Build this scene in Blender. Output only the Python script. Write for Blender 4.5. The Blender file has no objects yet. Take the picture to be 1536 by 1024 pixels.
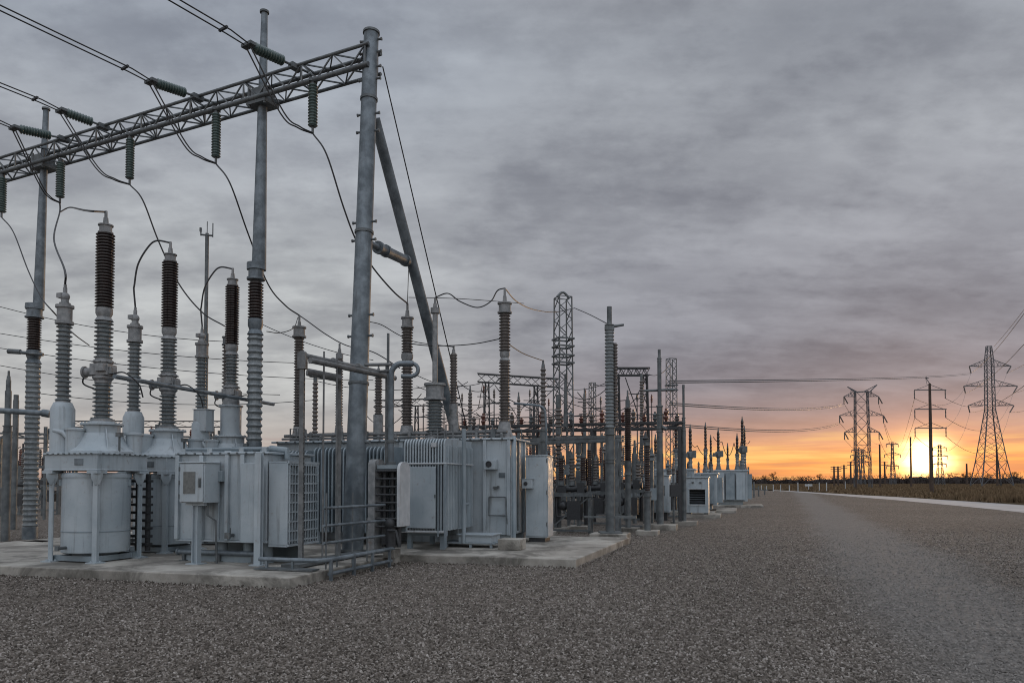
import bpy, math, random
from mathutils import Vector, Matrix
random.seed(7)
rnd = random.uniform
SC = bpy.context.scene
COL = SC.collection
R = math.radians
PI = math.pi

# ------------------------------------------------------------------ camera and survey helpers
CAMZ, F, PITCH, CX = 1.7, 1140.0, R(1.9), 768.0
CY = 722 - F * math.tan(PITCH)
YAW = R(16.7)
U = Vector((math.sin(YAW), math.cos(YAW), 0))      # along the yard, away from the camera
V = Vector((math.cos(YAW), -math.sin(YAW), 0))     # across the yard
O = Vector((-3.53, 12.1, 0))                       # front corner of the nearest pad


def ray(px, py):
    x, u = (px - CX) / F, (CY - py) / F
    return Vector((x, math.cos(PITCH) - u * math.sin(PITCH), math.sin(PITCH) + u * math.cos(PITCH)))


def P(px, py, D):
    r = ray(px, py)
    return Vector((0, 0, CAMZ)) + r * (D / r.y)


def G(px, py, z=0.0):
    r = ray(px, py)
    return Vector((0, 0, CAMZ)) + r * ((z - CAMZ) / r.z)


def Z(py, D):
    return P(CX, py, D).z


def S(a, b, z=0.0):
    p = O + V * a + U * b
    return Vector((p.x, p.y, z))


def onb(px, b):                                    # the point of yard line b seen in picture column px
    t = (px - CX) / F
    p0 = O + U * b
    a = (t * p0.y - p0.x) / (V.x - t * V.y)
    return p0 + V * a


def proj_x(p):
    return CX + F * p.x / p.y


def along(p, q, px):                               # the point of segment pq seen in column px
    lo, hi = 0.0, 1.0
    s = proj_x(q) > proj_x(p)
    for _ in range(40):
        m = (lo + hi) / 2
        if (proj_x(p.lerp(q, m)) < px) == s: lo = m
        else: hi = m
    return p.lerp(q, lo)


cam = bpy.data.cameras.new('camera')
cam.sensor_width = 36; cam.lens = F / 1536 * 36
cam.shift_y = (CY - 512) / 1536
cam.clip_start = 0.1; cam.clip_end = 6000
co = bpy.data.objects.new('camera', cam); COL.objects.link(co)
co.location = (0, 0, CAMZ); co.rotation_euler = (PI / 2 + PITCH, 0, 0)
SC.camera = co
SC.view_settings.view_transform = 'Standard'; SC.view_settings.look = 'None'
SC.cycles.filter_width = 1.05
SC.view_settings.exposure = 0; SC.view_settings.gamma = 1


# ------------------------------------------------------------------ nodes
def lin(r, g, b):
    f = lambda c: (c / 255 / 12.92) if c <= 10 else ((c / 255 + .055) / 1.055) ** 2.4
    return (f(r), f(g), f(b), 1)


class NT:
    def __init__(s, tree): s.t = tree; tree.nodes.clear()
    def n(s, typ, **kw):
        nd = s.t.nodes.new(typ)
        for k, v in kw.items():
            if k == 'ins':
                for i, val in v.items():
                    if hasattr(val, 'links') or hasattr(val, 'is_linked'): s.t.links.new(val, nd.inputs[i])
                    else: nd.inputs[i].default_value = val
            else: setattr(nd, k, v)
        return nd
    def m(s, op, a, b=0.0, c=None, clamp=False):
        ins = {0: a, 1: b}
        if c is not None: ins[2] = c
        return s.n('ShaderNodeMath', operation=op, use_clamp=clamp, ins=ins).outputs[0]
    def vm(s, op, a, b=(0, 0, 0)):
        nd = s.n('ShaderNodeVectorMath', operation=op, ins={0: a, 1: b})
        return nd.outputs['Value'] if op in ('DOT_PRODUCT', 'LENGTH') else nd.outputs[0]
    def sm(s, x, lo, hi, a=0.0, b=1.0):
        return s.n('ShaderNodeMapRange', interpolation_type='SMOOTHSTEP', ins={0: x, 1: lo, 2: hi, 3: a, 4: b}).outputs[0]
    def lr(s, x, lo, hi, a=0.0, b=1.0):
        return s.n('ShaderNodeMapRange', clamp=True, ins={0: x, 1: lo, 2: hi, 3: a, 4: b}).outputs[0]
    def mix(s, f, a, b, mode='MIX'):
        return s.n('ShaderNodeMix', data_type='RGBA', blend_type=mode, ins={0: f, 6: a, 7: b}).outputs[2]
    def ramp(s, x, stops, interp='EASE'):
        nd = s.n('ShaderNodeValToRGB', ins={0: x}); r = nd.color_ramp; r.interpolation = interp
        while len(r.elements) < len(stops): r.elements.new(1)
        for e, (p, c) in zip(r.elements, stops): e.position = p; e.color = c
        return nd.outputs[0]
    def noise(s, vec, scale, detail=4, rough=.55, out=0, dist=0.0):
        return s.n('ShaderNodeTexNoise', ins={'Vector': vec, 'Scale': scale, 'Detail': detail, 'Roughness': rough, 'Distortion': dist}).outputs[out]
    def xyz(s, x, y, z):
        return s.n('ShaderNodeCombineXYZ', ins={0: x, 1: y, 2: z}).outputs[0]


# ------------------------------------------------------------------ sky
SUN = (P(1387, 689, 100) - Vector((0, 0, CAMZ))).normalized()
SUN_EL = math.asin(SUN.z); SUN_AZ = math.atan2(SUN.x, SUN.y)
W = bpy.data.worlds.new('World'); SC.world = W; W.use_nodes = True


def build_sky():
    t = NT(W.node_tree)
    d = t.vm('NORMALIZE', t.n('ShaderNodeTexCoord').outputs['Generated'])
    sp = t.n('ShaderNodeSeparateXYZ', ins={0: d}); x, y, z = sp.outputs
    zc = t.m('MAXIMUM', z, 0.0)
    hor = t.m('SQRT', t.m('ADD', t.m('MULTIPLY', x, x), t.m('ADD', t.m('MULTIPLY', y, y), 1e-6)))
    hs = math.hypot(SUN.x, SUN.y)
    ca = t.m('DIVIDE', t.m('ADD', t.m('MULTIPLY', x, SUN.x / hs), t.m('MULTIPLY', y, SUN.y / hs)), hor)
    C = lin
    away = t.ramp(zc, [(0, C(178, 148, 132)), (.02, C(176, 156, 146)), (.05, C(170, 162, 158)), (.10, C(169, 169, 170)), (.18, C(164, 166, 169)),
                       (.27, C(157, 160, 165)), (.37, C(152, 156, 164)), (.47, C(141, 147, 158)), (.58, C(132, 138, 150)), (1, C(148, 152, 160))], 'LINEAR')
    near = t.ramp(zc, [(0, C(196, 128, 92)), (.012, C(220, 146, 88)), (.028, C(228, 158, 96)), (.045, C(204, 150, 116)), (.062, C(172, 138, 126)),
                       (.085, C(146, 130, 132)), (.12, C(126, 123, 132)), (.18, C(123, 124, 134)), (.28, C(136, 138, 147)), (.38, C(142, 145, 153)),
                       (.5, C(134, 138, 147)), (1, C(150, 150, 155))], 'LINEAR')
    wsun = t.sm(ca, .72, .975)
    base = t.mix(wsun, away, near)
    # overcast deck seen in perspective: patches drawn out into bands towards the horizon
    k = t.m('DIVIDE', 1.0, t.m('ADD', zc, .17))
    cx_, cy_ = t.m('MULTIPLY', x, k), t.m('MULTIPLY', y, k)
    warp = t.noise(t.xyz(cx_, cy_, 3.1), .9, 3)
    pv = t.xyz(t.m('ADD', t.m('MULTIPLY', cx_, .62), t.m('MULTIPLY', warp, .4)), t.m('ADD', t.m('MULTIPLY', cy_, 1.25), t.m('MULTIPLY', warp, .4)), 0.0)
    n1 = t.noise(pv, 1.6, 5, .5)
    k2 = t.m('DIVIDE', 1.0, t.m('ADD', zc, .27))
    n2 = t.noise(t.xyz(t.m('MULTIPLY', x, k2), t.m('MULTIPLY', t.m('MULTIPLY', y, k2), 1.3), 7.7), 5.0, 8, .58)
    n3 = t.noise(t.xyz(t.m('MULTIPLY', cx_, .45), t.m('MULTIPLY', cy_, 2.1), 1.7), 2.2, 4, .5)
    e1 = t.m('SUBTRACT', t.sm(n1, .34, .66), .5); e2 = t.m('SUBTRACT', t.sm(n2, .39, .61), .5); e3 = t.m('SUBTRACT', t.sm(n3, .3, .7), .5)
    c = t.m('ADD', t.m('MULTIPLY', e1, .36), t.m('ADD', t.m('MULTIPLY', e2, .24), t.m('MULTIPLY', e3, .24)))
    n4 = t.noise(t.xyz(t.m('MULTIPLY', x, k2), t.m('MULTIPLY', t.m('MULTIPLY', y, k2), 1.5), 2.2), 13.0, 7, .6)
    c = t.m('ADD', c, t.m('MULTIPLY', t.m('SUBTRACT', t.sm(n4, .36, .66), .5), .10))
    amp = t.lr(zc, .03, .16, .22, 1.0)
    mul = t.m('ADD', 1.2, t.m('MULTIPLY', c, amp))
    base = t.mix(1.0, base, t.xyz(mul, mul, t.m('ADD', t.m('MULTIPLY', t.m('SUBTRACT', mul, 1.0), .9), 1.0)), 'MULTIPLY')
    # streaks of lit cloud edge in the gap over the sunset
    az = t.m('ARCTAN2', x, y)
    sn = t.noise(t.xyz(t.m('MULTIPLY', az, 5.0), t.m('MULTIPLY', z, 95.0), 0.4), 1.0, 5, .55, dist=.4)
    low = t.m('MULTIPLY', t.sm(zc, .075, .03), t.sm(zc, -.004, .012))
    st = t.m('MULTIPLY', t.m('MULTIPLY', t.sm(sn, .46, .66), low), t.sm(ca, .78, .97))
    base = t.mix(t.m('MULTIPLY', st, .75), base, C(255, 208, 128))
    dk = t.m('MULTIPLY', t.m('MULTIPLY', t.sm(sn, .5, .36), low), .38)
    base = t.mix(dk, base, C(150, 112, 112))
    # glow round the sun and the sun itself veiled by cloud
    cs = t.vm('DOT_PRODUCT', d, tuple(SUN))
    ang = t.m('MULTIPLY', t.m('ARCCOSINE', t.m('MINIMUM', cs, .9999999)), 180 / PI)
    wob = t.m('MULTIPLY', t.m('SUBTRACT', sn, .5), 1.9)
    ang = t.m('ADD', ang, wob)
    g1 = t.m('EXPONENT', t.m('MULTIPLY', t.m('POWER', t.m('DIVIDE', t.m('MAXIMUM', ang, 0.0), 1.2), 2.0), -1.0))
    g2 = t.m('EXPONENT', t.m('MULTIPLY', t.m('MAXIMUM', ang, 0.0), -.42))
    up = t.sm(zc, .115, .03)
    base = t.mix(1.0, base, t.mix(1.0, C(255, 150, 60), t.xyz(*[t.m('MULTIPLY', g2, t.m('MULTIPLY', up, .6))] * 3), 'MULTIPLY'), 'ADD')
    base = t.mix(1.0, base, t.mix(1.0, (1.0, .66, .27, 1), t.xyz(*[t.m('MULTIPLY', g1, 5.0)] * 3), 'MULTIPLY'), 'ADD')
    # overcast skies are brightest overhead; unseen sky behind the camera gets added brightness to light the equipment fronts
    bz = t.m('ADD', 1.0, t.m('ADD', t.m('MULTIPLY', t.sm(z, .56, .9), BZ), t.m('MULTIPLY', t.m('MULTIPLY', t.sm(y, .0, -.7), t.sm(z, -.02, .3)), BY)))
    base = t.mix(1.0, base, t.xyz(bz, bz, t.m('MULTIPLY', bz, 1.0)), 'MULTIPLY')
    sky = t.n('ShaderNodeTexSky', sky_type='NISHITA', sun_disc=False, sun_elevation=SUN_EL, sun_rotation=SUN_AZ)
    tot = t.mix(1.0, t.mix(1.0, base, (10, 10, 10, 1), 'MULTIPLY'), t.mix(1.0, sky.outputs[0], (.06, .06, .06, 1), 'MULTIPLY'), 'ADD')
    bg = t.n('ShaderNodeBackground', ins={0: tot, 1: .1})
    o = t.n('ShaderNodeOutputWorld'); t.t.links.new(bg.outputs[0], o.inputs[0])


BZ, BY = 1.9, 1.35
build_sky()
sl = bpy.data.lights.new('sun', 'SUN'); sl.energy = 1.3; sl.angle = R(10); sl.color = (1, .62, .32)
so = bpy.data.objects.new('sun', sl); COL.objects.link(so)
so.rotation_euler = Vector(SUN).to_track_quat('Z', 'Y').to_euler(); so.location = (60, 110, 30)


# ------------------------------------------------------------------ materials
def principled(name, build):
    m = bpy.data.materials.new(name); m.use_nodes = True
    t = NT(m.node_tree)
    b = t.n('ShaderNodeBsdfPrincipled'); o = t.n('ShaderNodeOutputMaterial')
    t.t.links.new(b.outputs[0], o.inputs[0])
    build(t, b, lambda i, v: t.t.links.new(v, b.inputs[i]) if hasattr(v, 'is_linked') else setattr(b.inputs[i], 'default_value', v))
    return m


def weathered(name, c1, c2, rough=.5, metal=0.0, streak=.35, stain=(.06, .05, .045, 1), patch=2.5, bump=.05, rust=0.0):
    def f(t, b, s):
        pos = t.n('ShaderNodeNewGeometry').outputs['Position']
        n = t.noise(pos, patch, 6, .6)
        col = t.mix(t.sm(n, .35, .68), c1, c2)
        mp = t.n('ShaderNodeMapping', ins={0: pos}); mp.inputs['Scale'].default_value = (9, 9, .6)
        st = t.m('MULTIPLY', t.sm(t.noise(mp.outputs[0], 1.0, 5, .65),   .52, .78), streak)
        col = t.mix(st, col, stain)
        sp = t.m('MULTIPLY', t.sm(t.noise(pos, 26, 4, .6), .62, .78), streak * .7)
        col = t.mix(sp, col, stain)
        if rust:
            rm = t.m('MULTIPLY', t.sm(t.noise(pos, 7, 6, .7), .58, .74), rust)
            col = t.mix(rm, col, (.16, .075, .035, 1))
        s('Base Color', col); s('Metallic', metal)
        s('Roughness', t.lr(t.noise(pos, 9, 3), .3, .7, rough - .1, rough + .14))
        if bump:
            bp = t.n('ShaderNodeBump', ins={'Height': t.noise(pos, 35, 4), 'Strength': bump, 'Distance': .02})
            s('Normal', bp.outputs[0])
    return principled(name, f)


def plain(name, c, rough=.5, metal=0.0, var=.3, scale=20):
    def f(t, b, s):
        pos = t.n('ShaderNodeNewGeometry').outputs['Position']
        n = t.noise(pos, scale, 4)
        k = t.lr(n, .25, .75, 1 - var, 1 + var)
        s('Base Color', t.mix(1.0, c, t.xyz(k, k, k), 'MULTIPLY')); s('Roughness', rough); s('Metallic', metal)
        if rough > .8: s('Specular IOR Level', .1)
    return principled(name, f)


M = {}
M['galv'] = weathered('galvanised_steel', (.095, .115, .13, 1), (.19, .222, .245, 1), .48, .35, .55, (.07, .07, .07, 1), 3.2)
M['galvd'] = weathered('dull_galvanised_steel', (.085, .095, .10, 1), (.15, .165, .17, 1), .55, .3, .4, (.05, .045, .04, 1), 4, rust=.25)
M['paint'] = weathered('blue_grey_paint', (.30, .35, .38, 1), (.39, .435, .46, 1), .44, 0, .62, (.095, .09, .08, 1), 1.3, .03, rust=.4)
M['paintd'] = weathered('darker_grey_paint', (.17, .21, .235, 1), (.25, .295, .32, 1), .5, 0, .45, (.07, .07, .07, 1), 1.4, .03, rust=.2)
M['white'] = weathered('off_white_paint', (.38, .405, .42, 1), (.48, .50, .51, 1), .5, 0, .5, (.2, .17, .14, 1), 4, .05, rust=.3)
M['rusty'] = weathered('weathered_cast_cap', (.17, .178, .182, 1), (.29, .295, .295, 1), .6, .1, .6, (.15, .11, .09, 1), 9, .1, rust=.55)
M['gy'] = weathered('grey_porcelain', (.13, .148, .155, 1), (.205, .225, .23, 1), .25, 0, .4, (.08, .08, .075, 1), 6, 0)
M['br'] = weathered('brown_porcelain', (.022, .015, .014, 1), (.038, .024, .021, 1), .16, 0, .3, (.07, .06, .055, 1), 5, 0)
M['dk'] = weathered('dusty_brown_porcelain', (.085, .075, .07, 1), (.13, .115, .105, 1), .3, 0, .4, (.04, .035, .03, 1), 6, 0)
M['gl'] = weathered('green_glass_insulator', (.055, .085, .08, 1), (.09, .125, .115, 1), .2, 0, .3, (.03, .04, .035, 1), 8, 0)
M['red'] = weathered('red_brown_insulator', (.085, .035, .026, 1), (.13, .052, .04, 1), .35, 0, .3, (.06, .04, .03, 1), 8, 0)
M['cable'] = plain('black_cable', (.025, .026, .028, 1), .55)
M['alum'] = plain('aluminium_cable', (.10, .105, .11, 1), .5, .4)
M['dark'] = plain('dark_machinery', (.035, .037, .04, 1), .55, .1)
M['rust'] = weathered('rust_flecked_steel', (.105, .11, .112, 1), (.185, .19, .19, 1), .6, .2, .5, (.06, .05, .045, 1), 5, .1, rust=.55)
M['wood'] = weathered('creosoted_wood', (.05, .034, .026, 1), (.075, .052, .04, 1), .85, 0, .4, (.03, .02, .015, 1), 3, .2)
M['tower'] = plain('tower_steel', (.10, .105, .115, 1), .55, .4)
M['bark'] = plain('bare_twigs', (.030, .024, .022, 1), .9, 0, .5, .6)


def concrete():
    def f(t, b, s):
        pos = t.n('ShaderNodeNewGeometry').outputs['Position']
        col = t.mix(t.sm(t.noise(pos, 1.4, 7, .62), .35, .68), (.22, .205, .18, 1), (.38, .36, .32, 1))
        col = t.mix(t.m('MULTIPLY', t.sm(t.noise(pos, .8, 6, .7, dist=.6),   .44, .62), .8), col, (.07, .065, .055, 1))
        col = t.mix(t.m('MULTIPLY', t.sm(t.noise(pos, 60, 2, .5), .62, .75), .45), col, (.12, .11, .10, 1))
        s('Base Color', col); s('Roughness', .88)
        h = t.m('ADD', t.noise(pos, 22, 6, .65), t.m('MULTIPLY', t.noise(pos, 120, 2), .4))
        s('Normal', t.n('ShaderNodeBump', ins={'Height': h, 'Strength': .45, 'Distance': .015}).outputs[0])
    return principled('stained_concrete', f)


M['conc'] = concrete()
TR_A, TR_DIR = Vector((7.75, 15.1)), Vector((.361, 1)).normalized()      # wheel track: a point on it and its direction


def stone_colour(t, v, tint):
    c = t.ramp(v, [(0, (.024, .0205, .0175, 1)), (.25, (.076, .065, .055, 1)), (.55, (.138, .119, .102, 1)), (.82, (.208, .184, .163, 1)), (1, (.37, .34, .31, 1))], 'LINEAR')
    return t.mix(tint, c, t.mix(.55, c, (.19, .182, .173, 1)))


def track_mask(t, pos):
    sp = t.n('ShaderNodeSeparateXYZ', ins={0: pos})
    wob = t.m('MULTIPLY', t.m('SUBTRACT', t.noise(pos, .22, 4), .5), 1.6)
    u = t.m('ADD', t.m('MULTIPLY', t.m('SUBTRACT', sp.outputs[0], TR_A.x), TR_DIR.y), t.m('MULTIPLY', t.m('SUBTRACT', sp.outputs[1], TR_A.y), -TR_DIR.x))
    u = t.m('ABSOLUTE', t.m('ADD', u, wob))
    return t.sm(u, 1.75, .6)


def gravel():
    def f(t, b, s):
        pos = t.n('ShaderNodeNewGeometry').outputs['Position']
        wp = t.vm('ADD', pos, t.vm('SCALE', t.noise(pos, 14, 2, out=1)))
        v1 = t.n('ShaderNodeTexVoronoi', ins={'Vector': pos, 'Scale': 19.0, 'Randomness': 1.0})
        v2 = t.n('ShaderNodeTexVoronoi', ins={'Vector': pos, 'Scale': 41.0})
        va = t.n('ShaderNodeSeparateColor', ins={0: v1.outputs['Color']}).outputs[0]
        vb = t.n('ShaderNodeSeparateColor', ins={0: v2.outputs['Color']}).outputs[1]
        big = t.m('ADD', t.m('MULTIPLY', t.m('SUBTRACT', t.noise(pos, .13, 5, .6), .5), .55), t.m('MULTIPLY', t.m('SUBTRACT', t.noise(pos, .9, 4, .6), .5), .3))
        v = t.m('ADD', t.m('ADD', t.m('MULTIPLY', va, .62), t.m('MULTIPLY', vb, .34)), t.m('ADD', t.m('MULTIPLY', big, .5), t.m('MULTIPLY', t.m('SUBTRACT', t.noise(pos, 4.5, 4, .75), .5), .75)), clamp=True)
        s('Base Color', stone_colour(t, v, track_mask(t, pos))); s('Roughness', .95); s('Specular IOR Level', .12)
        h = t.m('ADD', t.m('MULTIPLY', v1.outputs['Distance'], -1.0), t.m('MULTIPLY', v2.outputs['Distance'], -.5))
        s('Normal', t.n('ShaderNodeBump', ins={'Height': h, 'Strength': .9, 'Distance': .035}).outputs[0])
    return principled('gravel', f)


def stones():
    def f(t, b, s):
        oi = t.n('ShaderNodeObjectInfo'); pos = oi.outputs['Location']
        gp = t.n('ShaderNodeNewGeometry').outputs['Position']
        v = t.m('ADD', t.m('MULTIPLY', oi.outputs['Random'], .85), t.m('MULTIPLY', t.noise(gp, 55, 3), .25), clamp=True)
        v = t.m('ADD', v, t.m('MULTIPLY', t.m('SUBTRACT', t.noise(gp, .13, 5, .6), .5), .3), clamp=True)
        s('Base Color', stone_colour(t, v, track_mask(t, gp))); s('Roughness', .9); s('Specular IOR Level', .2)
    return principled('crushed_stone', f)


M['gravel'] = gravel(); M['stone'] = stones()


def field():
    def f(t, b, s):
        pos = t.n('ShaderNodeNewGeometry').outputs['Position']
        c = t.ramp(t.noise(pos, .06, 6, .65), [(.3, (.06, .043, .027, 1)), (.5, (.10, .074, .047, 1)), (.7, (.145, .112, .075, 1))])
        c = t.mix(t.sm(t.noise(pos, 2.2, 5, .7), .4, .7), c, (.06, .05, .03, 1))
        s('Base Color', c); s('Roughness', 1.0); s('Specular IOR Level', 0.0)
    return principled('dry_grass_field', f)


M['field'] = field()
M['blade'] = plain('dry_grass', (.15, .104, .062, 1), .9, 0, .6, .5)
M['road'] = plain('pale_concrete_road', (.34, .325, .315, 1), .9, 0, .2, .5)


# ------------------------------------------------------------------ mesh collector
class MB:
    def __init__(s): s.v = []; s.f = []
    def add(s, vs, fs):
        o = len(s.v); s.v += [tuple(v) for v in vs]; s.f += [tuple(i + o for i in f) for f in fs]; return s
    def box(s, c, d, rz=0.0, mat=None):
        x, y, z = d[0] / 2, d[1] / 2, d[2] / 2
        vs = [Vector((i * x, j * y, k * z)) for k in (-1, 1) for i, j in ((-1, -1), (1, -1), (1, 1), (-1, 1))]
        m = mat if mat else Matrix.Rotation(rz, 3, 'Z')
        return s.add([m @ v + Vector(c) for v in vs], [(3, 2, 1, 0), (4, 5, 6, 7), (0, 1, 5, 4), (1, 2, 6, 5), (2, 3, 7, 6), (3, 0, 4, 7)])
    def b2(s, lo, hi):
        return s.box([(a + b) / 2 for a, b in zip(lo, hi)], [abs(b - a) for a, b in zip(lo, hi)])
    def bar(s, p, q, w, h=None, up=(0, 0, 1)):
        p, q = Vector(p), Vector(q); d = q - p; h = h or w
        z = d.normalized(); x = Vector(up).cross(z)
        if x.length < 1e-3: x = Vector((1, 0, 0)).cross(z)
        x.normalize(); y = z.cross(x)
        m = Matrix((x, y, z)).transposed()
        return s.box((p + q) / 2, (w, h, d.length), mat=m)
    def tube(s, pts, r, n=8, r1=None, cap=True):
        pts = [Vector(p) for p in pts]; m = len(pts); vs = []; fs = []
        px = None
        for i, p in enumerate(pts):
            d = (pts[min(i + 1, m - 1)] - pts[max(i - 1, 0)]).normalized()
            if px is None:
                px = d.cross(Vector((0, 0, 1)));
                if px.length < 1e-3: px = Vector((1, 0, 0))
            px = (px - d * px.dot(d)).normalized(); py = d.cross(px)
            rr = r if r1 is None else r + (r1 - r) * i / max(1, m - 1)
            vs += [p + (px * math.cos(2 * PI * k / n) + py * math.sin(2 * PI * k / n)) * rr for k in range(n)]
        for i in range(m - 1):
            fs += [(i * n + k, i * n + (k + 1) % n, (i + 1) * n + (k + 1) % n, (i + 1) * n + k) for k in range(n)]
        if cap: fs += [tuple(range(n))[::-1], tuple((m - 1) * n + k for k in range(n))]
        return s.add(vs, fs)
    def lathe(s, prof, c=(0, 0), n=18, mat=None):
        vs = []; fs = []
        for r, z in prof:
            vs += [Vector((c[0] + max(r, 1e-4) * math.cos(2 * PI * k / n), c[1] + max(r, 1e-4) * math.sin(2 * PI * k / n), z)) for k in range(n)]
        for i in range(len(prof) - 1):
            fs += [(i * n + k, i * n + (k + 1) % n, (i + 1) * n + (k + 1) % n, (i + 1) * n + k) for k in range(n)]
        fs += [tuple(range(n))[::-1], tuple((len(prof) - 1) * n + k for k in range(n))]
        if mat: vs = [mat @ v for v in vs]
        return s.add(vs, fs)
    def ring(s, z0, z1, r, c=(0, 0), n=18): return s.lathe([(r, z0), (r, z1)], c, n)
    def sphere(s, c, r, n=10):
        prof = [(r * math.sin(PI * i / 6), c[2] - r * math.cos(PI * i / 6)) for i in range(7)]
        return s.lathe(prof, (c[0], c[1]), n)
    def bolts(s, c, z, r, n, w=.022, h=.025):
        for k in range(n):
            a = 2 * PI * k / n + .2
            s.box((c[0] + r * math.cos(a), c[1] + r * math.sin(a), z), (w, w, h), a)
        return s
    def mesh(s, name, mat, ang=38):
        me = bpy.data.meshes.new(name); me.from_pydata(s.v, [], s.f); me.update()
        me.polygons.foreach_set('use_smooth', [True] * len(me.polygons))
        me.set_sharp_from_angle(angle=R(ang))
        me.materials.append(mat); return me


def link(o): COL.objects.link(o); return o


def tag(o, label, cat, group=None, kind=None):
    if label: o['label'] = label
    if cat: o['category'] = cat
    if group: o['group'] = group
    if kind: o['kind'] = kind
    return o


def part(name, mb, mat, parent=None, bev=0.0, label=None):
    if not mb.v: return None
    o = link(bpy.data.objects.new(name, mb.mesh(name, M[mat] if isinstance(mat, str) else mat)))
    if parent is not None: o.parent = parent
    if bev:
        m = o.modifiers.new('bevel', 'BEVEL'); m.width = bev; m.segments = 2; m.limit_method = 'ANGLE'; m.angle_limit = R(50)
    if label: o['label'] = label
    return o


def thing(name, label, cat, loc=(0, 0, 0), rz=0.0, group=None):
    o = link(bpy.data.objects.new(name, None)); o.empty_display_size = .2
    o.location = loc; o.rotation_euler = (0, 0, rz)
    return tag(o, label, cat, group, 'thing')


def solo(name, label, cat, mb, mat, loc=None, group=None, bev=0, kind=None):
    """a thing that is one mesh; world-space vertices are moved to its own base point"""
    if loc is not None:
        l = Vector(loc); mb.v = [tuple(Vector(v) - l) for v in mb.v]
    o = part(name, mb, mat, None, bev)
    if loc is not None: o.location = loc
    return tag(o, label, cat, group, kind or 'thing')


def structure(name, mb, mat, kind='structure', label=None):
    o = part(name, mb, mat); o['kind'] = kind
    if label: o['label'] = label
    return o


def kids(o): return [c for c in COL.objects if c.parent == o]


def copy_thing(root, loc, rz=None, label=None):
    r = root.copy(); COL.objects.link(r); r.location = loc
    if rz is not None: r.rotation_euler = (0, 0, rz)
    if label: r['label'] = label
    for ch in kids(root):
        c = ch.copy(); COL.objects.link(c); c.parent = r
        for g in kids(ch):
            d = g.copy(); COL.objects.link(d); d.parent = c
    return r


def to_local(t, p):
    return Matrix.Rotation(-t.rotation_euler.z, 3, 'Z') @ (Vector(p) - t.location)


def curve(pts, k=8):
    """Catmull-Rom through the points"""
    p = [Vector(q) for q in pts]; p = [p[0] * 2 - p[1]] + p + [p[-1] * 2 - p[-2]]; out = []
    for i in range(1, len(p) - 2):
        a, b, c, d = p[i - 1:i + 3]
        for j in range(k):
            s = j / k
            out.append(.5 * ((2 * b) + (c - a) * s + (2 * a - 5 * b + 4 * c - d) * s * s + (3 * b - a - 3 * c + d) * s ** 3))
    return out + [p[-2]]


def sagged(p, q, sag, n=14):
    p, q = Vector(p), Vector(q)
    return [p.lerp(q, i / n) - Vector((0, 0, sag * 4 * (i / n) * (1 - i / n))) for i in range(n + 1)]


def cable(name, label, cat, pts, r, mat='cable', group=None, n=6):
    return solo(name, label, cat, MB().tube(pts, r, n), mat, pts[0], group)


def sheds(z0, z1, ro, ri, pitch):
    n = max(2, round((z1 - z0) / pitch)); p = (z1 - z0) / n; out = []
    for i in range(n):
        z = z0 + i * p
        out += [(ri, z + .06 * p), (ro * .97, z + .30 * p), (ro, z + .38 * p), (ro * .96, z + .46 * p), (ri, z + .74 * p)]
    return [(ri, z0)] + out + [(ri, z1)]


def stack(parent, c, spec, name='bushing', pitch=.075, n=18, shed_parent=None, base_mat='galv', label=None, flat=False):
    """spec: (kind, z0, z1, r) from the top down; metal parts make one mesh, every run of sheds a mesh of its own under it"""
    mb = MB(); runs = []
    for e in spec:
        k, z0, z1, r = e[:4]; z0, z1 = min(z0, z1), max(z0, z1)
        if k in ('br', 'dk', 'gy', 'gl'): runs.append((k, z0, z1, r, e[4] if len(e) > 4 else .66))
        elif k == 'mt': mb.lathe([(r, z0), (r * 1.22, z0), (r * 1.22, z0 + (z1 - z0) * .14), (r, z0 + (z1 - z0) * .14), (r, z1 - (z1 - z0) * .14), (r * 1.22, z1 - (z1 - z0) * .14), (r * 1.22, z1), (r, z1)], c, n)
        elif k == 'neck': mb.lathe([(r * 1.1, z0), (r * .8, z0 + (z1 - z0) * .3), (r, z0 + (z1 - z0) * .55), (r, z1 - .02), (r * .8, z1)], c, n)
        elif k == 'cyl': mb.lathe([(r, z0), (r, z1)], c, n)
        elif k == 'taper': mb.lathe([(e[4], z0), (r, z1)], c, n)
        elif k == 'flare': mb.lathe([(r * 1.25, z0), (r * 1.25, z0 + .04), (r * .95, z0 + (z1 - z0) * .45), (r * .75, z1)], c, n)
        elif k == 'stem':
            mb.lathe([(r, z0), (r * .8, z0 + (z1 - z0) * .5), (r * .55, z0 + (z1 - z0) * .52), (r * .5, z1)], c, 10)
        elif k == 'box': mb.box((c[0], c[1], (z0 + z1) / 2), (r * 2, r * 2, z1 - z0), e[4] if len(e) > 4 else 0)
        elif k == 'plate': mb.box((c[0], c[1], (z0 + z1) / 2), (r * 2, r * 2, z1 - z0))
    if flat:
        if mb.v: part(name, mb, base_mat, parent, 0, label)
        body = parent
    else:
        body = part(name, mb, base_mat, parent, 0, label)
    for k, z0, z1, r, ri in runs:
        part('shed_stack', MB().lathe(sheds(z0, z1, r, r * (max(ri, .76) if k == 'br' else ri), min(pitch * .72, .075) if k == 'br' and pitch < .17 else pitch), c, n), k, body)
    return body


def pspec(D, spec):
    """spec in picture rows and widths at distance D -> metres"""
    return [(e[0], Z(e[1], D), Z(e[2], D), e[3] * D / F / 2) + tuple(e[4:]) for e in spec]
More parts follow.
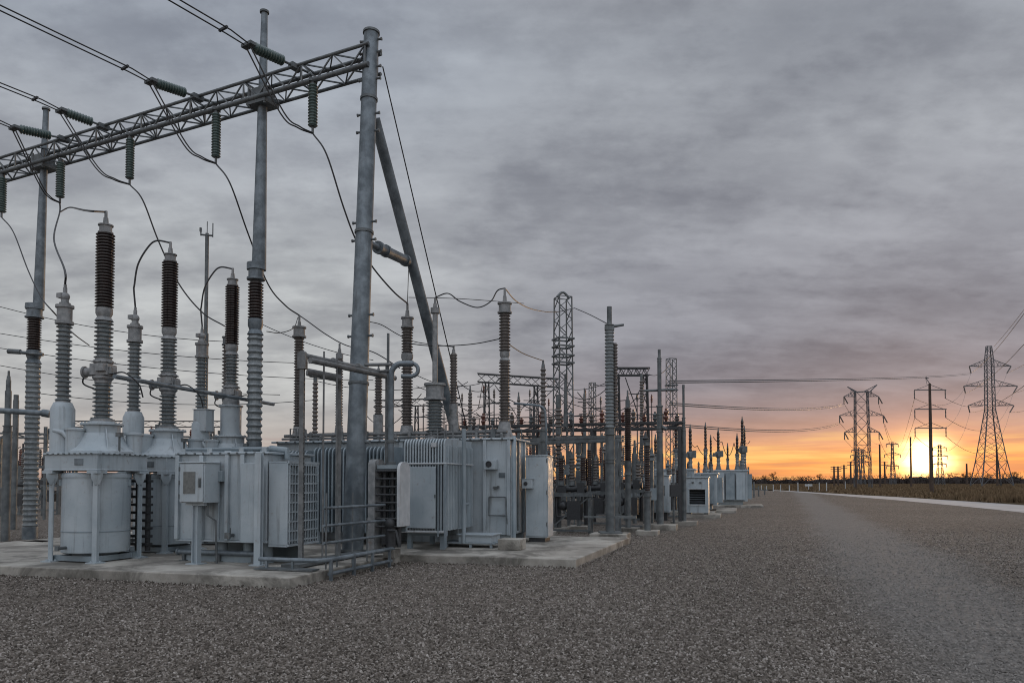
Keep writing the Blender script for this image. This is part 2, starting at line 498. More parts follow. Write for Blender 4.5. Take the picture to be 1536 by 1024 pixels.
# ================================================================== ground
structure('ground', MB().add([(-1500, -60, 0), (1500, -60, 0), (1500, 2500, 0), (-1500, 2500, 0)], [(0, 1, 2, 3)]), 'gravel')
near_ = [G(1536 + 300, 793), G(1536, 768.5), G(1470, 761.5), G(1400, 754.8), G(1340, 749.3), G(1290, 745.4), G(1245, 741.5), G(1205, 738.3), G(1160, 735.2)]
far_ = [G(1536 + 300, 770), G(1536, 757.5), G(1470, 753), G(1400, 748.6), G(1340, 744.8), G(1290, 742.2), G(1245, 739.5), G(1205, 737.0), G(1160, 734.6)]


def strip(a, b, z):
    mb = MB(); n = len(a)
    return mb.add([Vector((p.x, p.y, z)) for p in a] + [Vector((p.x, p.y, z)) for p in b], [(i, i + 1, n + i + 1, n + i) for i in range(n - 1)])


structure('road', strip(near_, far_, .008), 'road')
edge = [p + Vector((.6, .4, 0)) for p in far_]
structure('grass_field', strip(edge, [Vector((900, 60, 0)), Vector((900, 260, 0)), Vector((900, 520, 0)), Vector((800, 900, 0)), Vector((600, 1200, 0)), Vector((420, 1300, 0)), Vector((200, 1300, 0)), Vector((0, 1300, 0)), Vector((-700, 700, 0))], .004), 'field')
PAD_Z = .18
pad = MB(); c1 = [S(-11, 0), S(0, 0), S(0, 4.12), S(-11, 4.12)]
pad.add([(p.x, p.y, -.05) for p in c1] + [(p.x, p.y, PAD_Z) for p in c1], [(4, 5, 6, 7), (0, 1, 5, 4), (1, 2, 6, 5), (2, 3, 7, 6), (3, 0, 4, 7)])
tag(part('concrete_pad', pad, 'conc', None, .02), 'long stained concrete pad at the front, under the bushing transformers and handrail', 'concrete pad', 'concrete foundations', 'thing')
pad = MB(); c1 = [S(-11, 4.15), S(3.75, 4.15), S(3.95, 10.3), S(-11, 10.3)]
pad.add([(p.x, p.y, -.05) for p in c1] + [(p.x, p.y, PAD_Z - .004) for p in c1], [(4, 5, 6, 7), (0, 1, 5, 4), (1, 2, 6, 5), (2, 3, 7, 6), (3, 0, 4, 7)])
tag(part('concrete_pad', pad, 'conc', None, .02), 'wide concrete pad under the finned transformer, its bare corner facing the gravel', 'concrete pad', 'concrete foundations', 'thing')


def free(x, y):
    p = Vector((x, y, 0)) - O; a, b = p.dot(V), p.dot(U)
    return not (-11.05 < a < .04 and -.04 < b < 4.2) and not (-11.05 < a < 4.0 and 4.1 < b < 10.4)


def scatter_stones():
    r = random.Random(3); pts = []
    d0, d1 = 5.6, 30.0
    for _ in range(235000):
        y = d0 + (d1 - d0) * r.random() ** 1.35; x = r.uniform(-.73, .73) * y
        if r.random() > (1 - (y - d0) / (d1 - d0)) ** 1.1 * 1.1: continue
        tr = abs((x - TR_A.x) * TR_DIR.y - (y - TR_A.y) * TR_DIR.x)
        if tr < 1.3 and r.random() < .6 * (1 - tr / 1.6): continue
        if free(x, y): pts.append((x, y, r.uniform(-.008, .006)))
    for p, q in ((S(-11, 0), S(0, 0)), (S(0, 0), S(0, 4.1)), (S(0, 4.15), S(3.75, 4.15)), (S(3.75, 4.15), S(3.95, 10.3))):
        n_ = Vector(((q - p).y, -(q - p).x, 0)).normalized()
        for _ in range(int((q - p).length * 150)):
            w_ = abs(r.gauss(0, .07)) + .012; v_ = p.lerp(q, r.random()) + n_ * w_
            if free(v_.x, v_.y) or w_ > .04: pts.append((v_.x, v_.y, r.uniform(0, .05) * max(0, 1 - w_ / .16)))
    me = bpy.data.meshes.new('loose_gravel'); me.from_pydata(pts, [], [])
    o = link(bpy.data.objects.new('loose_gravel', me)); o['kind'] = 'stuff'
    me.materials.append(M['stone'])
    g = bpy.data.node_groups.new('scatter', 'GeometryNodeTree')
    g.interface.new_socket('Geometry', in_out='INPUT', socket_type='NodeSocketGeometry')
    g.interface.new_socket('Geometry', in_out='OUTPUT', socket_type='NodeSocketGeometry')
    t = NT(g)
    gi, go = t.n('NodeGroupInput'), t.n('NodeGroupOutput')
    ico = t.n('GeometryNodeMeshIcoSphere', ins={0: .0158, 1: 2})
    pos = t.n('GeometryNodeInputPosition').outputs[0]
    off = t.vm('SCALE', t.vm('SUBTRACT', t.noise(pos, 34, 2, out=1), (.5, .5, .5)))
    off.node.inputs['Scale'].default_value = .024
    sp = t.n('GeometryNodeSetPosition', ins={0: ico.outputs[0], 'Offset': off})
    sm = t.n('GeometryNodeSetMaterial', ins={0: sp.outputs[0], 'Material': M['stone']})
    rv = lambda a, b, seed: t.n('FunctionNodeRandomValue', data_type='FLOAT_VECTOR', ins={0: a, 1: b, 'Seed': seed}).outputs[0]
    inst = t.n('GeometryNodeInstanceOnPoints', ins={'Points': gi.outputs[0], 'Instance': sm.outputs[0], 'Rotation': rv((0, 0, 0), (6.28, 6.28, 6.28), 1), 'Scale': rv((.55, .4, .35), (1.5, 1.0, .85), 2)})
    t.t.links.new(inst.outputs[0], go.inputs[0])
    m = o.modifiers.new('scatter', 'NODES'); m.node_group = g


scatter_stones()

# ================================================================== the gantry
GR, GL = P(557, 86, 17.3), P(60, 241, 22.7)
GL.z = GR.z = (GR.z + GL.z) / 2
BD = (GL - GR).normalized(); BN = Vector((-BD.y, BD.x, 0))
if BN.y > 0: BN = -BN                                     # towards the camera
gbase = G(529, 827, PAD_Z)
gan = thing('gantry', 'tall galvanised steel gantry with a lattice beam and a raking tubular leg', 'gantry', gbase)
LG = lambda p: Vector(p) - gbase
top_r = P(557, 50, 17.3)


def lerp_r(p, q, r0, r1, t): return p.lerp(q, t), r0 + (r1 - r0) * t


mb = MB()
mb.tube([LG(gbase), LG(gbase.lerp(top_r, .45)), LG(top_r)], .228, 24, .17)
col = part('front_leg', mb, 'galv', gan)
axis = (top_r - gbase).normalized()
for t_, w in ((.60, .012), (.865, .012), (.31, .01)):
    p, r_ = lerp_r(gbase, top_r, .228, .17, t_); part('flange', MB().tube([LG(p - axis * .03), LG(p + axis * .03)], r_ + w + .01, 24), 'galvd', col)
part('cap', MB().tube([LG(top_r - axis * .02), LG(top_r + axis * .03)], .195, 24), 'galvd', col)
part('base_plate', MB().tube([LG(gbase), LG(gbase + axis * .05)], .36, 20), 'galvd', col)
for t_ in (.585, .62, .80, .835, .905, .93, .96, .985, .40, .44, .2):
    p, r_ = lerp_r(gbase, top_r, .228, .17, t_)
    for s_ in (-1, 1):
        d = Vector((s_, -.25 * s_, 0)).normalized()
        part('step_bolt', MB().tube([LG(p + d * (r_ - .03)), LG(p + d * (r_ + .07)), LG(p + d * (r_ + .071)), LG(p + d * (r_ + .10))], .024, 8, .04), 'galvd', col)
b0, b1 = P(562, 178, 17.45), G(724, 803)
part('raking_leg', MB().tube([LG(b0), LG(b1)], .125, 20, .165), 'galv', gan)
mb = MB(); s0 = P(548, 361, 17.0); s1 = along(b0, b1, 617); s0 = gbase.lerp(top_r, (Z(361, 17) - gbase.z) / (top_r.z - gbase.z))
mb.tube([LG(s0), LG(s1)], .075, 14)
stt = part('strut', mb, 'galv', gan)
mb = MB(); mb.tube([LG(s0.lerp(s1, .28)), LG(s0.lerp(s1, .84))], .125, 16)
for t_ in (.28, .42, .84): mb.tube([LG(s0.lerp(s1, t_ - .02)), LG(s0.lerp(s1, t_ + .02))], .15, 16)
part('sleeve', mb, 'galv', stt)

# lattice beam: four chords with zig-zag lacing, running on past the far column
BE = GR + BD * 22
H = .24
cor = [(BN * sx * H + Vector((0, 0, sz * H))) for sx, sz in ((-1, -1), (1, -1), (1, 1), (-1, 1))]
ch = MB(); lc = MB()
for c_, r_ in zip(cor, (.042, .062, .042, .05)): ch.tube([LG(GR + c_ + BD * -.1), LG(BE + c_)], r_, 10)
L = (BE - GR).length; nb = int(L / .46)
for i in range(nb):
    a0, a1 = GR + BD * (L * i / nb), GR + BD * (L * (i + 1) / nb)
    for k in range(4):
        c0, c1 = cor[k], cor[(k + 1) % 4]
        if (i + k) % 2: c0, c1 = c1, c0
        lc.bar(LG(a0 + c0), LG(a1 + c1), .03)
    if i % 4 == 0:
        for k in range(4): lc.bar(LG(a0 + cor[k]), LG(a0 + cor[(k + 1) % 4]), .034)
beam = part('lattice_beam', ch, 'galvd', gan); part('lacing', lc, 'galvd', beam)


def sleeve(z0, z1, r, kind): return kind, z0, z1, r


cols = []
for px, ytop, spec in ((388, 20, [('cyl', 405, 395, 27), ('mt', 420, 398, 22), ('br', 478, 424, 23), ('neck', 502, 478, 22), ('gy', 662, 502, 24, .8), ('cyl', 700, 662, 22)]),
                       (57, 165, [('cyl', 464, 456, 25), ('mt', 477, 460, 21), ('br', 525, 478, 20), ('neck', 545, 525, 20), ('gy', 790, 545, 21, .88), ('cyl', 822, 790, 21)])):
    q = along(GR, BE, px) - BN * 0.0; D = q.y
    base = Vector((q.x - (.12 if px > 100 else .2), q.y, PAD_Z if px > 100 else 0.0)); tp = Vector((q.x + .02, q.y, Z(ytop, D)))
    zb = Z(spec[0][1], D)
    pole = part('column', MB().tube([LG(base.lerp(tp, (zb - base.z) / (tp.z - base.z))), LG(tp)], .175 if px > 100 else .155, 20, .078), 'galv', gan)
    f_ = MB(); f_.tube([LG(tp), LG(tp + Vector((0, 0, .05)))], .115, 16)
    f_.box(LG(q + Vector((0, 0, -.30))), (.62, .5, .16), math.atan2(BD.y, BD.x)); f_.box(LG(q + Vector((0, 0, -.12))), (.40, .42, .30), math.atan2(BD.y, BD.x))
    for s_ in (-1, 1): f_.tube([LG(q + BD * .26 * s_ + BN * .2 + Vector((0, 0, -.42))), LG(q + BD * .26 * s_ + BN * .2 + Vector((0, 0, .1)))], .04, 8)
    part('beam_seat', f_, 'galvd', pole)
    lb = LG(base)
    zz = [(k[0], Z(k[1], D) - gbase.z, Z(k[2], D) - gbase.z, k[3] * D / F / 2) + tuple(k[4:]) for k in spec]
    zz[-1] = (zz[-1][0], base.z - gbase.z, zz[-1][2], zz[-1][3])
    stack(pole, (lb.x, lb.y), zz, 'insulated_base', .165 if px > 100 else .15, 22)
    cols.append((q, base))
# a cross arm on the far column
q, base = cols[1]; za = Z(531, q.y)
solo('switch_arm', 'horizontal steel arm clamped to the ribbed left gantry column', 'switch arm', MB().tube([(base.x - .62, base.y - .22, za + .05), (base.x + .42, base.y - .22, za - .05)], .05, 8).tube([(base.x - .62, base.y - .22, za + .05), (base.x - .25, base.y - .22, za + .03)], .075, 8), 'galvd', (base.x, base.y, za))
cb = MB(); cb.tube([P(574, 100, 17.3), G(738, 804)], .016, 6)
solo('guy_wire', 'thin straight guy wire slanting down from the gantry top', 'guy wire', cb, 'cable', G(738, 804))

# hanging insulator strings and their bottoms
hang_bot = []
ORD = ['first', 'second', 'third', 'fourth', 'fifth', 'sixth', 'seventh', 'eighth', 'ninth', 'tenth', 'eleventh', 'twelfth', 'thirteenth', 'fourteenth']
hang_lab = ['rightmost, close to the raking leg', 'right of the cable crossing between two columns', 'above the middle tall bushing', 'above the cable fork by the tallest bushing', 'cut by the left picture edge']
for i, (px, yt, yb, w) in enumerate(((474, 122, 190, 15), (328, 170, 236, 14), (198, 208, 268, 13), (93, 243, 296, 13), (5, 266, 318, 13))):
    q = along(GR, BE, px) + BN * .22; D = q.y
    z1, z0 = GR.z - .27, Z(yb, D); zt = min(Z(yt, D), z1 - .05)
    r = w * D / F / 2
    th = thing('hanging_insulator', f'dark ribbed insulator hanging under the lattice beam, {hang_lab[i]}', 'insulator', (q.x, q.y, z0), 0, 'insulators hanging from the gantry beam')
    mb = MB().ring(.0, z1 - z0, .014, n=8).ring(-.16, -.02, .03, n=10).ring(zt - z0 - .02, zt - z0 + .08, r * .55).box((0, 0, z1 - z0 + .03), (.2, .16, .08), .4)
    part('hook', mb, 'galvd', th)
    part('shed_stack', MB().lathe(sheds(.0, zt - z0 - .02, r, r * .76, .07), (0, 0), 16), 'gl', th)
    hang_bot.append(Vector((q.x, q.y, z0 - .16)))

# tension strings, twin conductors coming in overhead and their jumpers
ten = (((448, 113), (370, 70), (413, 96), 'beside the middle column top'), ((300, 147), (222, 124), (211, 121), 'between the two columns'), ((158, 190), (86, 168), (78, 166), 'just right of the left column'), ((98, 213), (15, 193), (6, 191), 'crossing the left column'))
LD = Vector((-.55, -.83, 0)).normalized()
clamps = []
for i, ((bx, by), (ex, ey), _, lab) in enumerate(ten):
    q = along(GR, BE, bx) + BN * .25 + Vector((0, 0, .22)); e = P(ex, ey, q.y)
    # end of the string: follow the line direction until it reaches the same picture column
    e = along(q, q + (LD + Vector((0, 0, .06))) * 8, ex); e.z = Z(ey, e.y)
    d = (e - q).normalized(); Lq = (e - q).length
    th = thing('tension_insulator', f'greenish ribbed strain insulator holding twin conductors, {lab}', 'insulator', tuple(q), 0, 'strain insulators on the gantry beam')
    mt = d.to_track_quat('Z', 'Y').to_matrix()
    part('shed_stack', MB().lathe(sheds(Lq * .30, Lq * .96, .125, .075, .075), (0, 0), 16, mt), 'gl', th)
    part('hook', MB().tube([Vector((0, 0, 0)) - d * .4, d * Lq * .31], .03, 8).box((0, 0, -.02), (.3, .16, .12), math.atan2(d.y, d.x)), 'galvd', th)
    part('yoke', MB().tube([d * Lq * .95, d * (Lq + .06)], .05, 8).box(tuple(d * (Lq + .08)), (.16, .34, .07), math.atan2(d.y, d.x)), 'galvd', th)
    c_ = e + d * .12; clamps.append(c_)
    side = Vector((-d.y, d.x, 0)).normalized()
    th = thing('twin_conductor', f'pair of overhead wires running in to the strain insulator {lab}', 'power line', tuple(c_), 0, 'twin conductors coming in overhead')
    for s_ in (-1, 1):
        o_ = side * (.10 * s_)
        pts = [o_ * .6] + [o_ + LD * (.5 + 16 * k / 10) + Vector((0, 0, .05 + .010 * (16 * k / 10) + .0009 * (16 * k / 10) ** 2)) for k in range(11)]
        part('wire', MB().tube(pts, .016, 6), 'cable', th)
    sp_ = MB(); m_ = LD * .62 + Vector((0, 0, .05)); sp_.bar(m_ + side * .14, m_ - side * .14, .05); part('spacer', sp_, 'dark', th)
jl = ['right', 'middle', 'left', 'far left']
for i in range(4):
    a, b = clamps[i], hang_bot[i]
    side = Vector((-LD.y, LD.x, 0)) * .07
    mid = a.lerp(b, .42) + Vector((0, 0, -.62)) + LD * -.2
    mid2 = a.lerp(b, .78) + Vector((0, 0, -.30))
    th = thing('jumper_cable', f'twin looped jumper under the gantry beam, the {jl[i]} one of four', 'jumper cable', tuple(b), 0, 'jumpers on the gantry')
    for s_ in (-1, 1):
        o_ = side * s_
        part('wire', MB().tube([Vector(p) - b for p in curve([a + o_, mid + o_ * .8, mid2 + o_ * .6, b + o_ * .25], 7)], .017, 6), 'cable', th)


# ================================================================== three bushing transformers on the front pad
def bolt_ring(mb, c, z, r, n): return mb.bolts(c, z, r, n)


def make_unit(tall=False):
    t = thing('bushing_transformer', 'blue grey cylindrical transformer on four legs with the tallest brown and grey bushing, front left', 'transformer', S(-5.19, 1.34, PAD_Z), -YAW, 'bushing transformers in a row')
    tk = MB().lathe([(.56, .16), (.60, .18), (.60, 1.60), (.615, 1.60), (.615, 1.66), (.59, 1.69)], (0, 0), 40)
    part('tank', tk, 'paint', t)
    part('base_frame', MB().box((0, -.45, .07), (1.1, .09, .10)).box((0, .45, .07), (1.1, .09, .10)).box((-.45, 0, .07), (.09, .8, .10)).box((.45, 0, .07), (.09, .8, .10)).ring(.11, .2, .4), 'paintd', t)
    sl_ = part('top_frame', MB().box((0, 0, 1.885), (1.25, 1.25, .29)).box((0, 0, 2.045), (1.30, 1.30, .035)).box((0, 0, 1.74), (1.27, 1.27, .03)), 'paint', t, .008)
    for sx in (-1, 1):
        for sy in (-1, 1):
            l = MB().box((sx * .52, sy * .55, .865), (.11, .014, 1.70)).box((sx * .55, sy * .515, .865), (.014, .07, 1.70)).box((sx * .53, sy * .53, .012), (.24, .24, .024))
            l.box((sx * .53, sy * .53, 1.70), (.24, .24, .05)).lathe([(.06, 1.46), (.14, 1.60), (.14, 1.68)], (sx * .53, sy * .53), 4, None).bolts((sx * .53, sy * .53), .035, .09, 4)
            part('leg', l, 'paint', t)
    hd = MB().lathe([(.61, 2.06), (.61, 2.10), (.57, 2.13), (.49, 2.20), (.41, 2.32), (.355, 2.46)], (.05, .05), 36)
    hd.lathe([(.325, 2.2), (.325, 2.62), (.385, 2.62), (.385, 2.655), (.26, 2.66), (.26, 2.69)], (.05, .05), 32); hd.bolts((.05, .05), 2.665, .355, 16)
    for k in range(3):
        a = -.6 + k * 2.1
        hd.add([(.05 + .34 * math.cos(a) + s * .01 * math.sin(a), .05 + .34 * math.sin(a) - s * .01 * math.cos(a), 2.58) for s in (-1, 1)] +
               [(.05 + .60 * math.cos(a) + s * .01 * math.sin(a), .05 + .60 * math.sin(a) - s * .01 * math.cos(a), 2.08) for s in (-1, 1)] +
               [(.05 + .30 * math.cos(a) + s * .01 * math.sin(a), .05 + .30 * math.sin(a) - s * .01 * math.cos(a), 2.08) for s in (-1, 1)], [(0, 1, 3, 2), (0, 2, 4), (1, 5, 3)])
    if tall: hd.lathe([(.25, 2.6), (.25, 3.38), (.29, 3.38), (.29, 3.42), (.2, 3.43)], (.05, .05), 28)
    part('hood', hd, 'paint', t)
    if tall: part('relay_box', MB().b2((-.62, -.5, 2.75), (-.25, -.2, 3.28)).b2((-.64, -.52, 3.28), (-.23, -.18, 3.3)).b2((-.5, -.4, 2.1), (-.42, -.3, 2.75)), 'paint', t, .008)
    ck = MB()
    for k in range(5): ck.tube([(-.5 + .25 * k, .80, .12), (-.5 + .25 * k, .80, 1.68)], .05, 8)
    for k in range(9): ck.box((0, .80, .25 + .16 * k), (1.1, .16, .05))
    part('coil', ck, 'dark', t)
    c = (.05, .05)
    body = stack(t, c, [('stem', 6.60, 6.88, .055), ('mt', 6.43, 6.60, .115), ('br', 4.95, 6.43, .175, .6), ('neck', 4.68, 4.95, .155), ('gy', 3.93, 4.68, .175, .68), ('cyl', 3.86, 3.95, .15), *([('cyl', 3.36, 3.54, .2)] if tall else [('gy', 2.72, 3.46, .185, .68), ('cyl', 3.45, 3.54, .15), ('cyl', 2.66, 2.74, .22)])], 'main_bushing', .083, 26, base_mat='rusty')
    cl = MB().lathe([(.15, 3.50), (.19, 3.54), (.19, 3.58), (.16, 3.60), (.16, 3.84), (.19, 3.85), (.19, 3.89), (.15, 3.92)], c, 16).box((c[0], c[1], 3.71), (.36, .33, .22), .25).box((c[0] + .1, c[1] - .14, 3.74), (.2, .14, .14), .25)
    cl.tube([(c[0] - .15, c[1] - .05, 3.68), (c[0] - .34, c[1] - .1, 3.67)], .085, 12).tube([(c[0] - .33, c[1] - .1, 3.67), (c[0] - .37, c[1] - .11, 3.67)], .12, 12).box((c[0] + .22, c[1], 3.7), (.08, .16, .14)).bolts(c, 3.87, .205, 10)
    part('collar_box', cl, 'rusty', body, .006)
    bs = MB().tube(curve([(c[0] - .36, c[1] - .1, 3.62), (c[0] - .42, c[1] - .06, 3.45), (c[0] - .25, c[1] + .1, 3.36), (c[0] - .13, c[1] + .1, 3.40)], 5), .016, 6).tube(curve([(c[0] + .2, c[1], 3.62), (c[0] + .42, c[1] + .1, 3.66), (c[0] + .58, c[1] + .3, 3.45), (c[0] + .60, c[1] + .4, 3.2)], 5), .016, 6)
    part('lead', bs, 'cable', body)
    tr = MB().lathe([(.215, 2.06), (.215, 2.92), (.18, 3.00), (.16, 3.05)], (-.54, -.32), 24).ring(2.06, 2.10, .26, (-.54, -.32), 24)
    tr.tube([(-.54, -.50, 2.5), (-.35, -.48, 2.46), (-.22, -.42, 2.3)], .05, 10)
    part('valve_pot', MB().lathe([(.17, 2.06), (.17, 2.50), (.19, 2.50), (.19, 2.54), (.05, 2.56)], (-.2, -.34), 20), 'paint', t)
    part('valve_pot', MB().lathe([(.15, 2.06), (.15, 2.44), (.18, 2.44), (.18, 2.48), (.05, 2.5)], (.48, .42), 20), 'paint', t)
    part('turret', tr, 'paint', t)
    stack(t, (-.54, -.32), [('stem', 4.98, 5.30, .075), ('cyl', 4.95, 5.0, .10), ('mt', 4.58, 4.95, .135), ('gy', 3.07, 4.58, .145, .68), ('cyl', 3.03, 3.08, .13)], 'side_bushing', .088, 22, base_mat='rusty')
    vf = MB().sphere((-.54, -.32, 5.12), .09, 10).box((-.60, -.36, 5.14), (.12, .1, .09)).tube([(-.54, -.32, 5.2), (-.54, -.32, 5.36)], .028, 8)
    part('terminal_clamp', vf, 'rusty', t)
    for sx_, sy_, rz_ in ((.0, -.625, 0), (.625, 0, PI / 2)):
        for k in range(9):
            o_ = -.52 + .13 * k; part('flange_bolt', MB().box((o_ if rz_ == 0 else .66, -.66 if rz_ == 0 else o_, 2.045), (.03, .03, .022)), 'galvd', sl_)
    part('name_plate', MB().b2((.10, -.636, 1.83), (.30, -.6255, 1.95)), 'galv', sl_)
    part('tank_seam', MB().lathe([(.6, .56), (.607, .565), (.607, .58), (.6, .585)], (0, 0), 40), 'paintd', t)
    for a_ in (-2.2, -.9, .35): part('lifting_lug', MB().box((.62 * math.cos(a_), .62 * math.sin(a_), 1.5), (.05, .025, .12), a_), 'paintd', t)
    part('drain_valve', MB().tube([(-.1, -.6, .28), (-.13, -.74, .28)], .03, 8).box((-.135, -.76, .28), (.09, .03, .09)), 'galvd', t)
    vl = MB().tube(curve([(-.58, .40, 2.06), (-.60, .42, 2.5), (-.56, .5, 2.9)], 4), .022, 8).box((-.60, .42, 2.5), (.10, .09, .14)).box((-.58, .46, 2.78), (.09, .08, .1)).tube([(.62, -.1, 2.06), (.62, -.1, 2.4)], .02, 8).box((.62, -.1, 2.42), (.1, .1, .08))
    part('valve', vl, 'galvd', t)
    return t


ua = make_unit()
ub = copy_thing(ua, S(-5.36, 3.32, PAD_Z), None, 'second bushing transformer in its row, behind the front one, left of the meter cabinet')
uc = make_unit(True); uc.location = S(-5.36, 5.5, PAD_Z); uc['label'] = ('bushing transformer third in its row, showing above the radiator tank beside the middle gantry column')
for u_ in (ua, ub, uc): u_['group'] = 'bushing transformers in a row'
units = [ua, ub, uc]


def tip(u, c, z): return u.matrix_basis @ Vector((c[0], c[1], z)) if False else Vector(u.location) + Matrix.Rotation(u.rotation_euler.z, 3, 'Z') @ Vector((c[0], c[1], z))


MT = [tip(u, (.05, .05), 6.86) for u in units]; ST = [tip(u, (-.54, -.32), 5.36) for u in units]
# bus bar through the three collars, resting in front of them
q0, q1 = tip(ua, (.42, -.05), 3.56), tip(uc, (.42, 1.3), 3.56)
solo('bus_bar', 'long grey tube linking the collar boxes of the three tall bushings', 'bus bar', MB().tube([q0, q1], .045, 12), 'galv', q0)
mb = MB()
# cables from the gantry
fork = hang_bot[3] + Vector((0, 0, -.28))
cable('bushing_lead', 'cable from the hanging insulator over to the tallest brown bushing', 'cable', curve([fork, fork + Vector((.28, .0, .14)), MT[0] + Vector((-.4, .0, .03)), MT[0]], 8), .02, group='leads to the bushings')
cable('bushing_lead', 'cable dropping from the hanging insulator to the leftmost grey bushing', 'cable', curve([hang_bot[3], fork, fork.lerp(ST[0], .5) + Vector((-.16, -.06, .05)), ST[0] + Vector((-.02, 0, .3)), ST[0]], 8), .02, group='leads to the bushings')
for i, lab in ((1, 'arched cable from the second tall bushing to the shorter grey one beside it'), (2, 'arched cable from the third tall bushing to the shorter grey one beside it')):
    m, s = MT[i], ST[i]
    pk = Vector((s.x + .22, s.y + .05, m.z - .16))
    cable('bushing_lead', lab, 'cable', curve([m, m + Vector((-.28, -.08, .02)), pk, Vector((s.x + .04, s.y, m.z - .55)), Vector((s.x - .03, s.y, m.z - 1.0)), Vector((s.x - .04, s.y, s.z + .4)), s], 8), .02, group='leads to the bushings')

# ================================================================== radiator transformer and its cabinet on the front pad
t = thing('radiator_transformer', 'blue grey box transformer with panel radiators and white grille edge behind the corner post', 'transformer', S(-2.4, 1.62, PAD_Z), -YAW)
# local x along V, y along U; origin at front face line
tank = MB().b2((-1.12, 0, .42), (.86, 1.5, 2.03)).b2((-1.17, -.05, 2.03), (.92, 1.55, 2.075)).b2((-1.14, -.03, .38), (.88, 1.52, .42))
tk = part('tank', tank, 'paint', t, .012)
rb = MB()
for x in (-1.10, -.55, .02, .36): rb.b2((x - .04, -.07, .42), (x + .04, 0, 2.02))
rb.b2((-.32, -.03, .42), (-.16, 0, 1.9)); part('stiffener', rb, 'paint', tk, .006)
part('junction_box', MB().b2((-.22, -.14, 1.52), (-.02, -.03, 1.72)).tube([(-.12, -.09, 1.52), (-.12, -.09, .5)], .015, 8), 'paintd', t, .006)
ft = MB()
for x in (-.9, -.28, .3, .72):
    ft.lathe([(.12, .0), (.12, .02), (.10, .03), (.10, .39)], (x, .25), 16)
ft.b2((-1.1, .1, 0), (.8, .2, .12)).b2((-1.1, 1.2, 0), (.8, 1.3, .40)); part('support_foot', ft, 'paintd', t)


def radiator(x0, x1, y0, y1, z0, z1, n, side=True):
    mb = MB(); dy = (y1 - y0) / n
    mb.b2((x0, y0, z0), (x1, y0 + .03, z1))
    for i in range(1, n + 1):
        y = y0 + i * dy - dy * .5; mb.b2((x0 + .03, y - .011, z0 + .03), (x1, y + .011, z1 - .03))
    return mb


rd = part('radiator', radiator(.44, .78, -.20, .5, .40, 1.86, 6), 'paint', t, .006)
rd = part('radiator', radiator(.90, 1.30, .0, 1.02, .36, 1.86, 11), 'paint', t, .004)
gr = MB()
for i in range(9): gr.b2((1.30, .03, .42 + i * .175), (1.325, 1.02, .445 + i * .175))
for i in range(12): gr.b2((1.312, .03 + i * .089, .38), (1.328, .048 + i * .089, 1.86))
gr.b2((1.28, 0, .33), (1.33, 1.04, .37)).b2((1.28, 0, 1.855), (1.33, 1.04, 1.90)).b2((.9, 0, .32), (1.3, 1.02, .355)).b2((.9, 0, 1.865), (1.30, 1.02, 1.895)); part('grille', gr, 'paint', rd)
part('corner_post', MB().b2((.80, -.30, 0), (.93, -.285, 2.04)).b2((.85, -.285, 0), (.88, -.22, 2.04)).b2((.80, -.22, 0), (.93, -.205, 2.04)).b2((.74, -.36, 0), (.99, -.14, .02)), 'paint', t)
part('header_pipe', MB().tube([(.95, .5, 1.95), (.95, .5, 2.12), (.6, .5, 2.16), (.4, .5, 2.08)], .06, 12).ring(2.075, 2.2, .14, (-.2, .6)).ring(2.075, 2.16, .2, (-.75, .55)).box((.2, .25, 2.13), (.22, .16, .11)).tube([(-1.05, .1, 2.14), (.8, .1, 2.14)], .03, 8), 'paintd', t)
part('oil_gauge', MB().lathe([(0, 0), (.08, 0), (.08, .03), (.065, .035), (.06, .01), (0, .01)], (0, 0), 16, Matrix.Translation((-.62, -.01, 1.7)) @ Matrix.Rotation(PI / 2, 4, 'X')), 'white', t)
part('drain_valve', MB().tube([(.15, -.02, .52), (.15, -.16, .52)], .035, 8).box((.15, -.18, .52), (.11, .04, .11)).tube([(.15, -.1, .52), (.15, -.1, .66)], .012, 6), 'galvd', t)
for k in range(11): part('cover_bolt', MB().box((-1.08 + .19 * k, -.06, 2.052), (.032, .03, .03)), 'galvd', t)
# lifting lugs
lg = MB()
for x in (-1.0, -.4, .3, .8): lg.b2((x - .05, -.02, 2.075), (x + .05, .0, 2.15))
part('lifting_lug', lg, 'paint', t)

cb = G(291, 846, PAD_Z)
t = thing('meter_cabinet', 'small blue grey cabinet with a dark window on a single post', 'cabinet', cb, -YAW)
bd = part('body', MB().b2((-.27, -.08, 1.13), (.27, .34, 1.86)).b2((-.29, -.11, 1.86), (.29, .36, 1.885)), 'paint', t, .008)
dr = part('door', MB().b2((-.255, -.105, 1.15), (.255, -.085, 1.84)), 'paint', t, .005)
part('window', MB().b2((-.17, -.112, 1.30), (.09, -.106, 1.70)), plain('dull_window_glass', (.13, .135, .13, 1), .45), dr)
part('handle', MB().box((.19, -.125, 1.50), (.03, .03, .13)).box((.19, -.115, 1.5), (.05, .012, .17)), 'galvd', dr)
hg = MB()
for z in (1.25, 1.5, 1.75): hg.ring(z - .04, z + .04, .014, (-.262, -.11), 8)
part('hinge', hg, 'galvd', dr)
part('post', MB().b2((-.06, .0, .02), (-.045, .12, 1.13)).b2((-.045, .05, .02), (.045, .065, 1.13)).b2((.045, .0, .02), (.06, .12, 1.13)).b2((-.14, -.06, 0), (.14, .18, .02)).b2((-.2, 0, 1.08), (.2, .1, 1.13)), 'paint', t)
part('conduit', MB().tube([(.2, .1, 1.14), (.2, .1, .9), (.3, .2, .8), (.3, .25, 0)], .02, 8), 'galvd', t)
pr = thing('pipe_rail', 'low grey pipe on short feet along the pad before the meter cabinet', 'pipe', G(322, 842, PAD_Z), -YAW)
